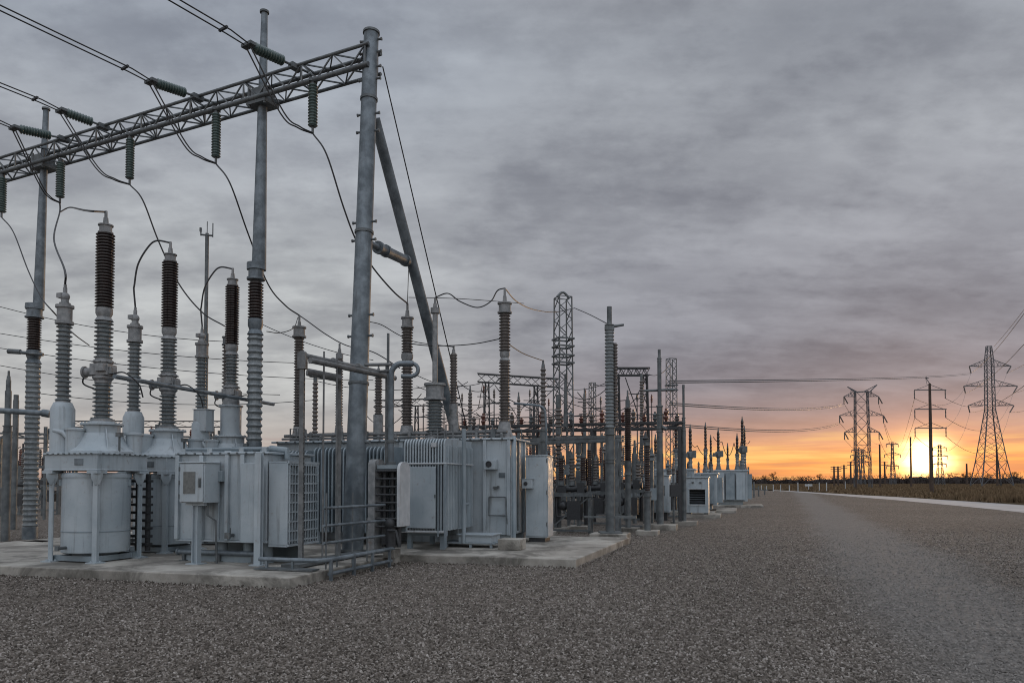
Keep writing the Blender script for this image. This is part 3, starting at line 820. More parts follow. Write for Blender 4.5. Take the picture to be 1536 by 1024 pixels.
part('pipe', MB().tube([(-.82, 0, .17), (1.02, 0, .17)], .05, 12).tube([(-.85, 0, .17), (-.82, 0, .17)], .065, 12), 'galv', pr)
for x in (-.7, .1, .85): part('foot', MB().b2((x - .03, -.03, 0), (x + .03, .03, .13)).b2((x - .07, -.06, 0), (x + .07, .06, .015)), 'galvd', pr)

# ================================================================== pipe frame, handrail and cooler at the right end of the front pad
f0 = G(451, 847, PAD_Z); zt = Z(533, f0.y); f1 = P(582, 556, 16.35); f1.z = zt + .0
t = thing('pipe_rack', 'open frame of weathered tubes on a dark notched post at the pad corner', 'pipe rack', f0)
LF = lambda p: Vector(p) - f0
fd = (f1 - f0); fd.z = 0; fd.normalize(); fn = Vector((fd.y, -fd.x, 0))
mb = MB()
for s_ in (-1, 1): mb.b2((-.04, -.006 + s_ * .04, 0), (.04, .006 + s_ * .04, zt - f0.z))
for k in range(42): mb.b2((-.036, -.036, .04 + k * (zt - f0.z) / 42), (.036, .036, .075 + k * (zt - f0.z) / 42))
mb.b2((-.16, -.16, 0), (.16, .16, .03)); mb.b2((-.075, -.075, zt - f0.z - .25), (.075, .075, zt - f0.z + .04))
part('notched_post', mb, 'rust', t)
a = f0.copy(); a.z = zt
tp = MB().tube([LF(a), LF(f1)], .052, 14)
for k in (.0, .33, .62, .97): tp.tube([LF(a.lerp(f1, k) - fd * .04), LF(a.lerp(f1, k) + fd * .04)], .085, 14)
part('upper_tube', tp, 'rust', t)
part('lower_tube', MB().tube([LF(a + fn * .18 + Vector((0, 0, -.10))), LF(f1 + fn * .18 + Vector((0, 0, -.10)))], .055, 12), 'rust', t)
for px, y1, w in ((508, 545, .048), (580, 545, .035)):
    g = along(f0, f1, px); g.z = PAD_Z
    h = Z(y1, g.y) - f0.z
    pm = MB().b2((LF(g).x - w, LF(g).y - .012, 0), (LF(g).x + w, LF(g).y + .012, h)).b2((LF(g).x - w, LF(g).y - w, 0), (LF(g).x - w + .012, LF(g).y + w, h)).b2((LF(g).x - .15, LF(g).y - .15, 0), (LF(g).x + .15, LF(g).y + .15, .02))
    part('post', pm, 'rust', t)
for px, yt in ((472, 527), (492, 535)):
    g = along(f0, f1, px) + fn * .2
    part('rod', MB().tube([LF((g.x, g.y, PAD_Z)), LF((g.x, g.y, Z(yt, g.y)))], .018, 6), 'rust', t)
g = along(f0, f1, 490) + fn * -.1; zc = Z(560, g.y)
part('cross_bar', MB().tube([LF((g.x - .26, g.y - .2, zc)), LF((g.x + .3, g.y + .15, zc - .08))], .075, 12).box(LF((g.x, g.y, zc - .06)), (.5, .14, .05), .6), 'rust', t)

# handrail on the pad edge
r0 = S(.10, 1.15, 0); t = thing('handrail', 'low galvanised handrail of three bars with thin uprights along the pad edge', 'handrail', r0, -YAW)
for px_, z in ((0, 1.24), (0, .93), (0, .63)): part('rail', MB().tube([(-.28 + .1, .0, z), (-.18 + .16, 2.05, z)], .026, 8), 'galv', t)
for y, z in ((.06, 1.5), (.42, 1.6), (.95, 1.5), (1.5, 1.0)): part('upright', MB().tube([(-.16 + .03 * y, y, 0), (-.16 + .03 * y, y, z)], .017, 6), 'galvd', t)
lr = MB().tube([(-1.25, -.30, .36), (-.1, -.26, .36), (.0, -.1, .36), (.06, 2.3, .36)], .038, 8).tube([(.0, -.1, .12), (.06, 2.2, .12)], .035, 8)
for p in ((-1.1, -.3, .30), (-.6, -.28, .30)): lr.b2((p[0] - .02, p[1] - .02, .18), (p[0] + .02, p[1] + .02, .36))
for y in (-.08, .7, 1.4, 2.1): lr.b2((.0 + .02 * y, y - .025, 0), (.05 + .02 * y, y + .025, .36))
part('base_rail', lr, 'galv', t)
part('base_tray', MB().b2((-1.28, -.42, .19), (-.15, -.16, .215)).b2((-.95, -.1, .2), (-.6, 2.5, .26)), 'galvd', t)

c0 = S(-.02, 3.35, PAD_Z - .004); t = thing('oil_cooler', 'pale round shouldered cooler with dark pipe coils between two white side panels', 'cooler', c0, -YAW)


def shoulder(x0, x1, y0, y1, z0, z1, r):
    prof = [(y0, z0)] + [(y0 + r - r * math.cos(k * PI / 12), z1 - r + r * math.sin(k * PI / 12)) for k in range(7)] + [(y1 - r + r * math.sin(k * PI / 12), z1 - r + r * math.cos(k * PI / 12)) for k in range(7)] + [(y1, z0)]
    n = len(prof)
    return MB().add([(x0, y, z) for y, z in prof] + [(x1, y, z) for y, z in prof], [tuple(range(n)), tuple(range(n, 2 * n))[::-1]] + [(i, n + i, n + (i + 1) % n, (i + 1) % n) for i in range(n)])


part('side_panel', shoulder(-.34, -.19, -.02, .45, .06, 1.98, .14), 'rusty', t, .006)
part('side_panel', shoulder(.30, .36, -.02, .50, .62, 1.92, .18), 'white', t, .006)
part('back_panel', MB().b2((-.17, .42, .5), (.30, .5, 1.84)).b2((-.17, .05, 1.78), (.30, .5, 1.86)), 'paintd', t)
cl = MB()
for k in range(8): cl.tube([(-.17, .02, .62 + k * .16), (.34, .06, .62 + k * .16)], .022, 8)
for x in (-.08, .10, .24): cl.tube([(x, .22, .2), (x, .22, 1.8)], .05, 10)
cl.box((.05, .25, .5), (.3, .25, .5)); part('coil', cl, 'dark', t)
part('foot', MB().b2((.0, .0, 0), (.24, .3, .16)), 'conc', t)
part('pump', MB().tube([(.12, .1, .2), (.12, .1, .62)], .10, 12).sphere((.12, .08, .68), .13).tube([(.12, -.03, .55), (.3, -.05, .55), (.36, -.05, .3)], .03, 8), 'dark', t)
# tall bent pipe out of the cooler
p0 = S(.02, 3.6, 0); zt2 = Z(545, p0.y)
t = thing('bent_pipe', 'tall grey vertical pipe bent over at the top beside the cooler', 'pipe', p0)
part('riser', MB().tube([(0, 0, 2.0)] + [(0, 0, zt2 - .3)] + [(.22 - .22 * math.cos(k * PI / 12), 0, zt2 - .22 + .22 * math.sin(k * PI / 12)) for k in range(7)] + [(.45, 0, zt2)], .06, 12), 'galv', t)
part('return_bend', MB().tube([(.45, 0, zt2)] + [(.42 + .13 * math.sin(k * PI / 8), 0, zt2 - .13 + .13 * math.cos(k * PI / 8)) for k in range(9)] + [(.2, 0, zt2 - .26)], .042, 10), 'galv', t)
part('flange', MB().ring(2.0, 2.1, .10, n=14).ring(2.5, 2.55, .095, n=14), 'galvd', t)
part('tie_arm', MB().tube([(0, 0, zt2 - .02), (-.6, .3, zt2 + .02)], .035, 8).tube([(0, .1, zt2 - .14), (-.7, .35, zt2 - .12)], .028, 8), 'rust', t)
p0 = S(-.13, 3.75, 0)
solo('control_rod', 'thin dark vertical drive rod behind the cooler', 'rod', MB().tube([(p0.x, p0.y, .18), (p0.x, p0.y, Z(500, p0.y))], .028, 8).ring(1.2, 1.4, .05, (p0.x, p0.y), 10), 'galvd', (p0.x, p0.y, .18))

for px_, yb_, w_, lab in ((44, 826, 1.1, 'concrete plinth at the foot of the ribbed gantry column on the left'), (8, 828, .9, 'concrete plinth under the tapering grey post at the left picture edge')):
    q = G(px_, yb_, 0); q = Vector((q.x, q.y + .9, 0))
    solo('concrete_plinth', lab, 'plinth', MB().box((q.x, q.y, .08), (w_, .9, .22), -YAW), 'conc', (q.x, q.y, 0), 'concrete foundations of the posts', .015)
# ================================================================== the long finned transformer on the second pad
T0 = S(1.47, 7.2, PAD_Z - .004)
t2 = thing('power_transformer', 'long blue grey power transformer with finned radiators, a row of tall bushings on its lid', 'transformer', T0, -YAW)
TL = 6.6
HT = 2.55
tb = MB().b2((-TL, .06, .22), (-.62, 1.5, HT)).b2((-.62, 0, .22), (0, 1.5, HT)).b2((-TL - .1, -.06, HT), (.08, 1.6, HT + .05)).b2((-TL, .1, .0), (0, .3, .22)).b2((-TL, 1.2, .0), (0, 1.4, .22))
tank = part('tank', tb, 'paint', t2, .012)
st = MB()
for x in (-.64, -.02): st.b2((x - .04, -.05, .22), (x + .04, .0, HT))
for x in (-1.4, -2.9, -4.4): st.b2((x - .05, -.02, .22), (x + .05, .06, HT))
st.b2((.0, .3, .22), (.05, .38, HT)).b2((.0, 1.2, .22), (.05, 1.28, HT)); part('stiffener', st, 'paint', tank, .005)
part('front_conduit', MB().tube([(-.75, -1.2, .1), (-.75, -1.2, 2.75)], .05, 10).tube([(-.75, -1.2, 1.0), (-.75, -.9, 1.0)], .03, 8), 'paintd', t2)
part('corner_pipe', MB().tube([(.12, -.05, .1), (.12, -.05, 2.3), (.05, .2, 2.62)], .055, 10), 'paintd', t2)
part('pipework', MB().tube([(-.52, -.04, 1.15), (-.52, -.06, .7), (-.1, -.06, .7)], .018, 8).tube([(-.52, -.05, 1.15), (-.1, -.05, 1.15), (-.05, -.05, .5)], .018, 8).box((-.35, -.06, 1.38), (.12, .07, .06)).ring(1.36, 1.42, .03, (-.28, -.06)).tube([(.07, .5, .3), (.07, .5, HT)], .03, 8), 'galvd', t2)
fb = MB().b2((-.60, -.22, 1.82), (-.30, -.0, 2.06)); part('fan_box', fb, 'paint', t2, .01)
part('fan', MB().lathe([(.0, 0), (.075, 0), (.075, .02), (.06, .02), (.055, .005), (.0, .005)], (0, 0), 16, Matrix.Translation((-.47, -.225, 1.95)) @ Matrix.Rotation(PI / 2, 4, 'X')), 'dark', t2)
rr = random.Random(5)
for i in range(30):
    x = -TL + .2 + i * .21; y = rr.uniform(.2, .5); h = rr.uniform(.08, .26); k = rr.random()
    if k < .4: part('relief_valve', MB().lathe([(.06, HT + .05), (.04, HT + .08), (.05, HT + .05 + h), (.02, HT + .08 + h)], (x, y), 10), 'rust', t2)
    elif k < .7: part('terminal_box', MB().box((x, y, HT + .05 + h / 2), (rr.uniform(.08, .2), .12, h)), 'galvd', t2)
    else: part('vent_pipe', MB().tube([(x, y, HT + .05), (x, y, HT + .2 + h), (x + .18, y, HT + .2 + h), (x + .2, y, HT + .05)], .022, 6), 'rust', t2)
part('header_pipe', MB().tube([(-TL, .42, HT + .22), (-.2, .42, HT + .22)], .045, 10).tube([(-TL, .3, HT + .13), (-.3, .3, HT + .13)], .03, 8), 'rust', t2)
part('lid_rail', MB().tube([(-TL, 1.4, HT + .34), (-.1, 1.4, HT + .34)], .018, 6).tube([(-3.0, 1.4, HT + .05), (-3.0, 1.4, HT + .34)], .014, 6).tube([(-1.2, 1.4, HT + .05), (-1.2, 1.4, HT + .34)], .014, 6).tube([(-.1, 1.4, HT + .05), (-.1, 1.4, HT + .34)], .014, 6), 'galvd', t2)
for k in range(24): part('lid_bolt', MB().box((-TL + .1 + .275 * k, -.075, HT + .025), (.035, .04, .035)), 'galvd', t2)
part('name_plate', MB().b2((-.28, -.012, 1.62), (-.12, .002, 1.74)), 'galv', t2)
# finned banks
def fins(x0, x1, y0, y1, z0, z1, nx, crest=True):
    mb = MB()
    for i in range(nx):
        x = x0 + (x1 - x0) * (i + .5) / nx
        n = 6; r = .16
        prof = [(y0, z0)] + [(y0 + r - r * math.cos(k * PI / 2 / n), z1 - r + r * math.sin(k * PI / 2 / n)) for k in range(n + 1)] + [(y1, z1), (y1, z0)]
        m = len(prof); w = .016
        mb.add([(x - w, y, z) for y, z in prof] + [(x + w, y, z) for y, z in prof], [tuple(range(m)), tuple(range(m, 2 * m))[::-1]] + [(j, m + j, m + (j + 1) % m, (j + 1) % m) for j in range(m)])
    return mb


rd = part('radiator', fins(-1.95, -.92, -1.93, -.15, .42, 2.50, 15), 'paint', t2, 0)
fs = MB()
for i in range(17): fs.b2((-.95, -1.80 + i * .10, .44), (-.90, -1.772 + i * .10, 2.34))
part('side_fin', fs, 'paint', rd)
part('fin_rail', MB().tube([(-1.97, -1.95, 1.93), (-.88, -1.95, 1.93)], .022, 8).tube([(-.88, -1.95, 1.93), (-.88, -.2, 1.93)], .016, 8).tube([(-1.97, -1.95, .40), (-.88, -1.95, .40)], .03, 8).box((-1.2, -1.9, 2.35), (.12, .1, .1)), 'white', rd)
pn = part('front_panel', MB().b2((-1.90, -2.0, .48), (-1.13, -1.955, 1.86)), 'paint', t2, .006)
part('latch', MB().box((-1.14, -2.01, 1.2), (.02, .03, .08)).box((-1.89, -2.01, 1.2), (.02, .03, .06)), 'galvd', pn)
part('panel_post', MB().b2((-1.08, -2.0, .3), (-1.06, -1.96, 1.92)).b2((-.92, -2.0, .05), (-.88, -1.94, 1.92)), 'paintd', t2)
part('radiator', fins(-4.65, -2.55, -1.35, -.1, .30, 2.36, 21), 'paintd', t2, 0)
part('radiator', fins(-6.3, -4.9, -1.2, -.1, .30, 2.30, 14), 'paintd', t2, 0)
part('support_frame', MB().b2((-1.9, -1.8, .3), (-.95, -1.7, .42)).b2((-1.9, -.5, .0), (-1.8, -.4, .42)).b2((-1.1, -1.8, .0), (-1.0, -1.7, .35)).b2((-1.9, -1.8, 0), (-1.8, -1.7, .3)).b2((-4.6, -1.2, 0), (-4.5, -1.1, .35)).b2((-2.8, -1.2, 0), (-2.7, -1.1, .35)), 'paintd', t2)
BUSH = [  # picture column, yard line, rows of each section
    (447, 7.9, [('stem', 473, 492, 6), ('mt', 490, 506, 17), ('dk', 506, 640, 15.5), ('flare', 640, 664, 19)]),
    (508, 8.4, [('stem', 515, 532, 6), ('cyl', 530, 538, 11), ('dk', 538, 640, 12), ('flare', 640, 664, 15)]),
    (567, 8.4, [('stem', 545, 560, 5), ('dk', 560, 622, 12), ('cyl', 622, 664, 15)]),
    (610, 7.9, [('stem', 455, 477, 7), ('mt', 476, 492, 16), ('dk', 492, 530, 18), ('neck', 530, 546, 18), ('dk', 546, 640, 18), ('flare', 638, 664, 23)]),
    (652, 7.7, [('stem', 446, 464, 7), ('cyl', 462, 470, 14), ('cyl', 470, 575, 8), ('mt', 575, 600, 27), ('gy', 602, 652, 26, .6), ('flare', 650, 664, 26)]),
    (680, 8.2, [('stem', 518, 531, 6), ('dk', 530, 606, 12), ('neck', 606, 628, 13), ('cyl', 624, 664, 15)]),
    (757, 7.9, [('stem', 432, 456, 7), ('mt', 454, 470, 18), ('dk', 471, 527, 18), ('neck', 527, 541, 15), ('dk', 541, 634, 18), ('flare', 632, 664, 22)]),
]
BT = {}
for px, b, spec in BUSH:
    w = onb(px, b); D = w.y; lp = to_local(t2, w)
    z0 = T0.z + HT + .05
    sp = [(e[0], e[1] - T0.z, e[2] - T0.z, e[3]) for e in pspec(D, spec)]
    k, za, zb, r = sp[-1]; sp[-1] = (k, HT + .05, zb if zb > za else max(za, zb), r)
    stack(t2, (lp.x, lp.y), [(e[0], e[1], e[2], e[3], .72) if e[0] in ('dk', 'gy') else e for e in sp], 'bushing', .078, 20, base_mat='rusty')
    BT[px] = Vector((w.x, w.y, Z(spec[0][1], D)))
# small bits beside
sk = thing('equipment_skid', 'low blue grey steel skid lying in front of the finned radiator', 'skid', G(716, 820, PAD_Z), -YAW)
part('upper_plate', MB().b2((-.42, -.2, .26), (.42, .5, .29)).b2((-.40, -.18, .12), (.40, .48, .26)).b2((-.44, -.22, .285), (.44, .52, .305)), 'paint', sk, .005)
part('deck', MB().b2((-.78, -.22, .09), (.5, .5, .12)), 'paintd', sk)
for x in (-.7, -.1, .4): part('foot', MB().b2((x - .03, -.2, 0), (x + .03, -.14, .09)), 'paintd', sk)
q = G(768, 825, PAD_Z)
solo('concrete_block', 'small square concrete block at the foot of the finned transformer corner', 'block', MB().box((q.x, q.y + .3, .30), (.52, .5, .24), -YAW), 'conc', (q.x, q.y + .3, .18), bev=.012)

q = S(1.93, 8.05, PAD_Z); t = thing('control_cabinet', 'tall plain blue grey cabinet standing beside the finned transformer on the pad', 'cabinet', q, -YAW)
bd = part('body', MB().b2((-.30, 0, .10), (.26, .62, 2.16)).b2((-.32, -.02, 2.16), (.28, .64, 2.19)), 'paint', t, .01)
part('door', MB().b2((-.285, -.022, .14), (.245, -.002, 2.13)), 'paint', t, .006)
part('side_door', MB().b2((.262, .03, .14), (.278, .59, 2.13)), 'paint', t, .005)
part('plinth', MB().b2((-.22, .05, 0), (.2, .55, .10)), 'dark', t)
bx = part('switch_box', MB().b2((-.34, -.2, 1.35), (-.08, -.024, 1.58)).b2((-.36, -.21, 1.58), (-.06, -.024, 1.60)), 'paint', t, .006)
part('dial', MB().lathe([(0, 0), (.05, 0), (.05, .02), (0, .02)], (0, 0), 12, Matrix.Translation((-.24, -.20, 1.47)) @ Matrix.Rotation(PI / 2, 4, 'X')), 'dark', bx)
hg = MB()
for z in (.4, 1.2, 2.0): hg.b2((.25, -.03, z), (.275, -.01, z + .10)).b2((.28, .56, z - .1), (.29, .6, z + .05))
part('hinge', hg, 'galvd', t)
part('bent_conduit', MB().tube(curve([(.18, .3, 2.16), (.16, .3, 3.1), (.08, .3, 3.42), (-.2, .3, 3.5), (-.7, .3, 3.55)], 6), .03, 8), 'galv', t)


# ================================================================== free standing posts, masts and columns
def plinth(p, w, d, h, lab):
    solo('concrete_plinth', lab, 'plinth', MB().box((p.x, p.y, h / 2 - .02), (w, d, h + .04), -YAW), 'conc', (p.x, p.y, 0), 'concrete foundations of the posts', .015)


def post(name, lab, cat, px, D, spec, group=None, z0=0.0, pitch=.1, mat='galvd', n=16):
    X = (px - CX) / F * D
    t = thing(name, lab, cat, (X, D, z0), 0, group)
    sp = [(k[0], k[1] - z0, k[2] - z0) + tuple(k[3:]) for k in pspec(D, spec)]
    k = sp[-1]; sp[-1] = (k[0], 0.0, max(k[1], k[2])) + tuple(k[3:])
    stack(t, (0, 0), sp, 'post', pitch, n, base_mat=mat)
    return t


g_ins = 'post insulators on pedestals'
t = post('insulator_column', 'tall ribbed steel column on a concrete plinth with a stub arm near its top', 'column', 915, 22, [('cyl', 460, 490, 7.5), ('mt', 487, 496, 12), ('gy', 496, 642, 15, .8), ('mt', 640, 652, 15), ('cyl', 652, 690, 13.5), ('mt', 688, 694, 14), ('cyl', 694, 798, 14)], None, .22, .10)
part('stub_arm', MB().tube([(.03, 0, Z(490, 22) - .22), (.42, 0, Z(487, 22) - .22)], .05, 8, .035).box((0, 0, Z(492, 22) - .22), (.26, .2, .12)), 'galvd', t)
part('second_insulator', MB().lathe(sheds(Z(640, 22) - .22, Z(514, 22) - .22, .085, .05, .09), (.17, .06), 12), 'dk', t)
part('base_plate', MB().box((0, 0, .02), (.62, .62, .04)).box((0, 0, Z(775, 22) - .22), (1.5, .1, .06), -.2), 'galvd', t)
plinth(t.location, 1.05, .9, .22, 'concrete plinth under the tall ribbed column beside the bare pad corner')
t = post('steel_column', 'plain two stage steel column on a plinth, left of the slender lattice mast', 'column', 990, 27, [('cyl', 524, 536, 4.5), ('mt', 538, 542, 6), ('cyl', 536, 612, 6.2), ('mt', 608, 622, 9), ('cyl', 622, 680, 9), ('mt', 642, 648, 10), ('cyl', 680, 785, 10.5)], None, .2, .1)
part('side_arm', MB().tube([(-.55, 0, Z(586, 27) - .2), (.6, .2, Z(583, 27) - .2)], .045, 8).tube([(.05, -.1, Z(640, 27) - .2), (.22, -.1, Z(644, 27) - .2)], .07, 8), 'galvd', t)
plinth(t.location, 1.15, .9, .2, 'concrete plinth under the plain two stage column')
t = post('steel_column', 'thin pole with clamp rings at the right end of the platform beam', 'column', 1026, 30, [('cyl', 577, 582, 4), ('cyl', 582, 628, 3.6), ('mt', 626, 634, 5), ('cyl', 634, 642, 5), ('mt', 640, 646, 6), ('cyl', 646, 775, 6.5)], None, .15, .1)
plinth(t.location, 1.0, .9, .15, 'concrete plinth under the thin pole with clamp rings')

POSTS = [  # px, D, spec, label
    (338, 21.5, [('stem', 488, 506, 6), ('mt', 505, 518, 12), ('dk', 518, 592, 14, .6), ('neck', 590, 610, 13), ('cyl', 606, 790, 12)], 'brown ribbed insulator post rising behind the third tall bushing'),
    (815, 24, [('stem', 540, 552, 6), ('dk', 551, 646, 9), ('mt', 644, 662, 11), ('cyl', 660, 800, 9)], 'slim brown ribbed post behind the tall plain cabinet'),
    (838, 26, [('cyl', 592, 612, 8), ('dk', 612, 642, 11), ('cyl', 640, 652, 9), ('dk', 652, 700, 10), ('cyl', 700, 800, 8)], 'dark two stage insulator post at the right edge of the tall plain cabinet'),
    (942, 26, [('stem', 585, 604, 5), ('cyl', 600, 612, 7), ('br', 611, 692, 11.5), ('neck', 690, 712, 11), ('cyl', 712, 800, 9)], 'dark brown insulator post right of the tall ribbed column'),
    (971, 24.5, [('mt', 660, 668, 8), ('br', 668, 738, 9.5), ('mt', 736, 745, 11), ('cyl', 745, 803, 10)], 'short brown insulator on a stout pedestal, left of the plain two stage column'),
    (963, 34, [('cyl', 560, 570, 4), ('dk', 570, 655, 6.5), ('cyl', 655, 668, 6), ('dk', 668, 690, 6), ('cyl', 690, 780, 5)], 'slender ribbed post under the right end of the far wire portal'),
    (877, 34, [('stem', 582, 598, 4), ('dk', 596, 640, 6.5), ('cyl', 640, 690, 5), ('cyl', 690, 780, 5)], 'slender grey pointed post right of the big lattice mast'),
    (778, 36, [('stem', 588, 600, 4), ('dk', 598, 640, 6), ('cyl', 640, 780, 5)], 'thin pointed post between the tallest brown bushing and the slim brown post'),
    (868, 27, [('mt', 664, 680, 8), ('gy', 680, 704, 9), ('box', 706, 734, 9), ('cyl', 734, 800, 7)], 'grey insulator post with a small white box halfway up'),
    (853, 28, [('cyl', 676, 694, 8), ('taper', 694, 712, 6, .2), ('cyl', 712, 800, 5)], 'stubby grey canister post just right of the tall plain cabinet'),
    (884, 30, [('cyl', 664, 674, 5), ('br', 674, 728, 7.5), ('cyl', 728, 790, 6)], 'small dark ribbed post left of the tall ribbed column'),
    (952, 31, [('stem', 660, 682, 6), ('cyl', 680, 730, 8), ('cyl', 730, 790, 6)], 'pointed grey canister post right of the dark brown insulator post'),
    (472, 25, [('cyl', 560, 572, 6), ('dk', 572, 650, 9), ('cyl', 650, 790, 8)], 'rust toned ribbed post seen through the pipe frame'),
    (10, 21.8, [('stem', 556, 572, 6), ('cyl', 570, 586, 7), ('cyl', 586, 640, 9), ('mt', 638, 648, 11), ('cyl', 646, 815, 12)], 'tapering grey post left of the ribbed gantry column'),
    (22, 27, [('cyl', 592, 600, 7), ('cyl', 600, 790, 8)], 'plain square headed post close behind the tapering grey post'),
    (247, 20.6, [('cyl', 585, 592, 6), ('dk', 592, 640, 9), ('cyl', 640, 790, 7)], 'small dusty insulator half hidden behind the second tall bushing'),
    (68, 34, [('cyl', 640, 650, 4), ('cyl', 650, 770, 5)], 'plain thin far post right of the ribbed gantry column'),
    (545, 30, [('cyl', 612, 640, 4), ('dk', 640, 690, 6), ('cyl', 690, 780, 5)], 'small ribbed post right behind the raking front leg'),
    (705, 30, [('stem', 578, 590, 4), ('dk', 588, 640, 7), ('cyl', 640, 780, 6)], 'small brown ribbed post left of the wire portal'),
]
for px, D, spec, lab in POSTS:
    tt = post('post_insulator' if any(e[0] in ('br', 'dk', 'gy') for e in spec) else 'support_post', lab, 'post', px, D, spec, g_ins, 0, .10 if D < 24 else .13)
    if D < 28 and px > 800:
        plinth(tt.location, .7, .7, .14, 'concrete plinth under the ' + ' '.join(lab.split()[:7]))

# antenna mast
t = post('antenna_mast', 'slender grey mast with a three pronged antenna head behind the bushings', 'mast', 306, 24, [('cyl', 350, 352, 5), ('cyl', 352, 500, 5.5), ('cyl', 500, 780, 8)])
zt = Z(351, 24)
part('antenna_head', MB().tube([(-.2, 0, zt - .02), (.2, -.05, zt - .07)], .03, 8).tube([(0, 0, zt - .1), (0, 0, zt + .4)], .014, 6).tube([(-.2, 0, zt - .05), (-.2, 0, zt + .2)], .022, 6).tube([(.2, -.05, zt - .12), (.2, -.05, zt + .33)], .018, 6).tube([(-.21, 0, zt + .08), (-.21, 0, zt + .2)], .04, 6), 'galvd', t)
q = P(0, 612, 20.5)
solo('bus_tube', 'stout grey horizontal tube entering from the left picture edge', 'bus bar', MB().tube([(-15.6, 21, Z(611, 21)), P(74, 620, 20)], .075, 12).tube([P(64, 619, 20), P(76, 621, 20)], .10, 12), 'galv', P(74, 620, 20))


# ------------------------------------------------------------------ lattice masts
def lattice(mb, br, b, t, bays, r, rb, faces=4):
    """b, t: four bottom and four top corners"""
    for p, q in zip(b, t): mb.bar(p, q, r)
    prev = [Vector(p) for p in b]
    for i in range(bays):
        nx = [Vector(p).lerp(Vector(q), (i + 1) / bays) for p, q in zip(b, t)]
        for k in range(4):
            l = (k + 1) % 4
            if i % 2: br.bar(prev[k], nx[l], rb)
            else: br.bar(prev[l], nx[k], rb)
            if bays < 9: br.bar(prev[l], nx[k], rb) if i % 2 else br.bar(prev[k], nx[l], rb)
        prev = nx
    for k in range(4): br.bar(prev[k], prev[(k + 1) % 4], rb)


def sq(cx, cy, z, w, d=None):
    d = d or w; return [Vector((cx + i * w / 2, cy + j * d / 2, z)) for i, j in ((-1, -1), (1, -1), (1, 1), (-1, 1))]


def mast(lab, px, D, ytop, wpx, bays, platf=(), r=.05, wb=None, ybot=None, rot=.35):
    X = (px - CX) / F * D; w = wpx * D / F
    t = thing('lattice_mast', lab, 'mast', (X, D, 0), rot, 'lattice masts in the yard')
    h = Z(ytop, D); mb = MB(); br = MB()
    lattice(mb, br, sq(0, 0, 0, wb or w * 1.25), sq(0, 0, h, w), bays, r, r * .62)
    part('leg_frame', mb, 'galvd', t); part('bracing', br, 'galvd', t)
    for y in platf:
        z = Z(y, D); m = MB()
        for dz in (0, .3): [m.bar(p, q, .06) for p, q in zip(sq(0, 0, z + dz, w * 1.25), sq(0, 0, z + dz, w * 1.25)[1:] + sq(0, 0, z + dz, w * 1.25)[:1])]
        part('platform', m, 'galvd', t)
    return t


m1 = mast('tall lattice mast with a ring platform, left of the tall ribbed column', 845, 30, 446, 20, 20, (520, 545), .045)
part('cap_arch', MB().tube([(-.25 + .5 * k / 8, 0, Z(446, 30) + .2 * math.sin(PI * k / 8)) for k in range(9)], .05, 8), 'galvd', m1)
part('inner_pole', MB().tube([(.15, .1, Z(640, 30)), (.15, .1, Z(560, 30))], .1, 8, .05), 'galvd', m1)
m2 = mast('slender lattice mast standing behind the platform beam, left of the thin ringed pole', 1008, 46, 538, 11, 24, (585,), .045)
mast('small distant lattice mast right of the tall lattice mast', 889, 60, 574, 7.5, 20, (), .05)
mast('faint low lattice mast behind the wire portal', 800, 62, 600, 7, 16, (), .05)
mast('thin low lattice mast at the foot of the wire portal', 925, 66, 590, 6, 16, (), .05)


# ------------------------------------------------------------------ platform beam across the yard
def hbeam(name, lab, pa, pb, depth, mat, group, legs=(), nins=0, w=.5, rail=False):
    pa, pb = Vector(pa), Vector(pb)
    t = thing(name, lab, 'beam', (pa.x, pa.y, 0), 0, group)
    d = (pb - pa); L = d.length; d.normalize(); n = Vector((-d.y, d.x, 0)).normalized() * w / 2
    a = Vector((0, 0, pa.z)); b = a + (pb - pa)
    ch = MB()
    for s in (-1, 1):
        ch.bar(a + n * s, b + n * s, .10); ch.bar(a + n * s + Vector((0, 0, depth)), b + n * s + Vector((0, 0, depth)), .09)
    part('chord', ch, mat, t)
    wb = MB(); k = int(L / .7)
    for i in range(k):
        p, q = a.lerp(b, i / k), a.lerp(b, (i + 1) / k)
        for s in (-1, 1): wb.bar(p + n * s + Vector((0, 0, depth * (i % 2))), q + n * s + Vector((0, 0, depth * (1 - i % 2))), .05)
        wb.bar(p + n, p - n, .05)
    part('web', wb, mat, t)
    for f in legs:
        p = a.lerp(b, f); m = MB()
        for s in (-1, 1): m.bar((p + n * s).xy.to_3d(), p + n * s, .11)
        kk = 5
        for i in range(kk):
            z0, z1 = p.z * i / kk, p.z * (i + 1) / kk
            m.bar((p + n * (1 if i % 2 else -1)).xy.to_3d() + Vector((0, 0, z0)), (p - n * (1 if i % 2 else -1)).xy.to_3d() + Vector((0, 0, z1)), .05)
        part('trestle_leg', m, mat, t)
    for i in range(nins):
        p = a.lerp(b, (i + .5) / nins) + Vector((0, 0, depth))
        h = .34 + .12 * ((i * 7) % 3)
        o_ = part('insulator', MB().lathe([(.10, p.z), (.10, p.z + .05), (.05, p.z + .07), (.105, p.z + h * .4), (.06, p.z + h * .5), (.105, p.z + h * .75), (.05, p.z + h * .85), (.05, p.z + h)], (p.x, p.y), 8), ('red', 'dk', 'red', 'galvd')[i % 4], t)
    if rail:
        rl = MB().bar(a + n + Vector((0, 0, depth + .38)), b + n + Vector((0, 0, depth + .38)), .04)
        for i in range(13): p = a.lerp(b, i / 12) + n + Vector((0, 0, depth)); rl.bar(p, p + Vector((0, 0, .4)), .035)
        part('rail', rl, mat, t)
    return t


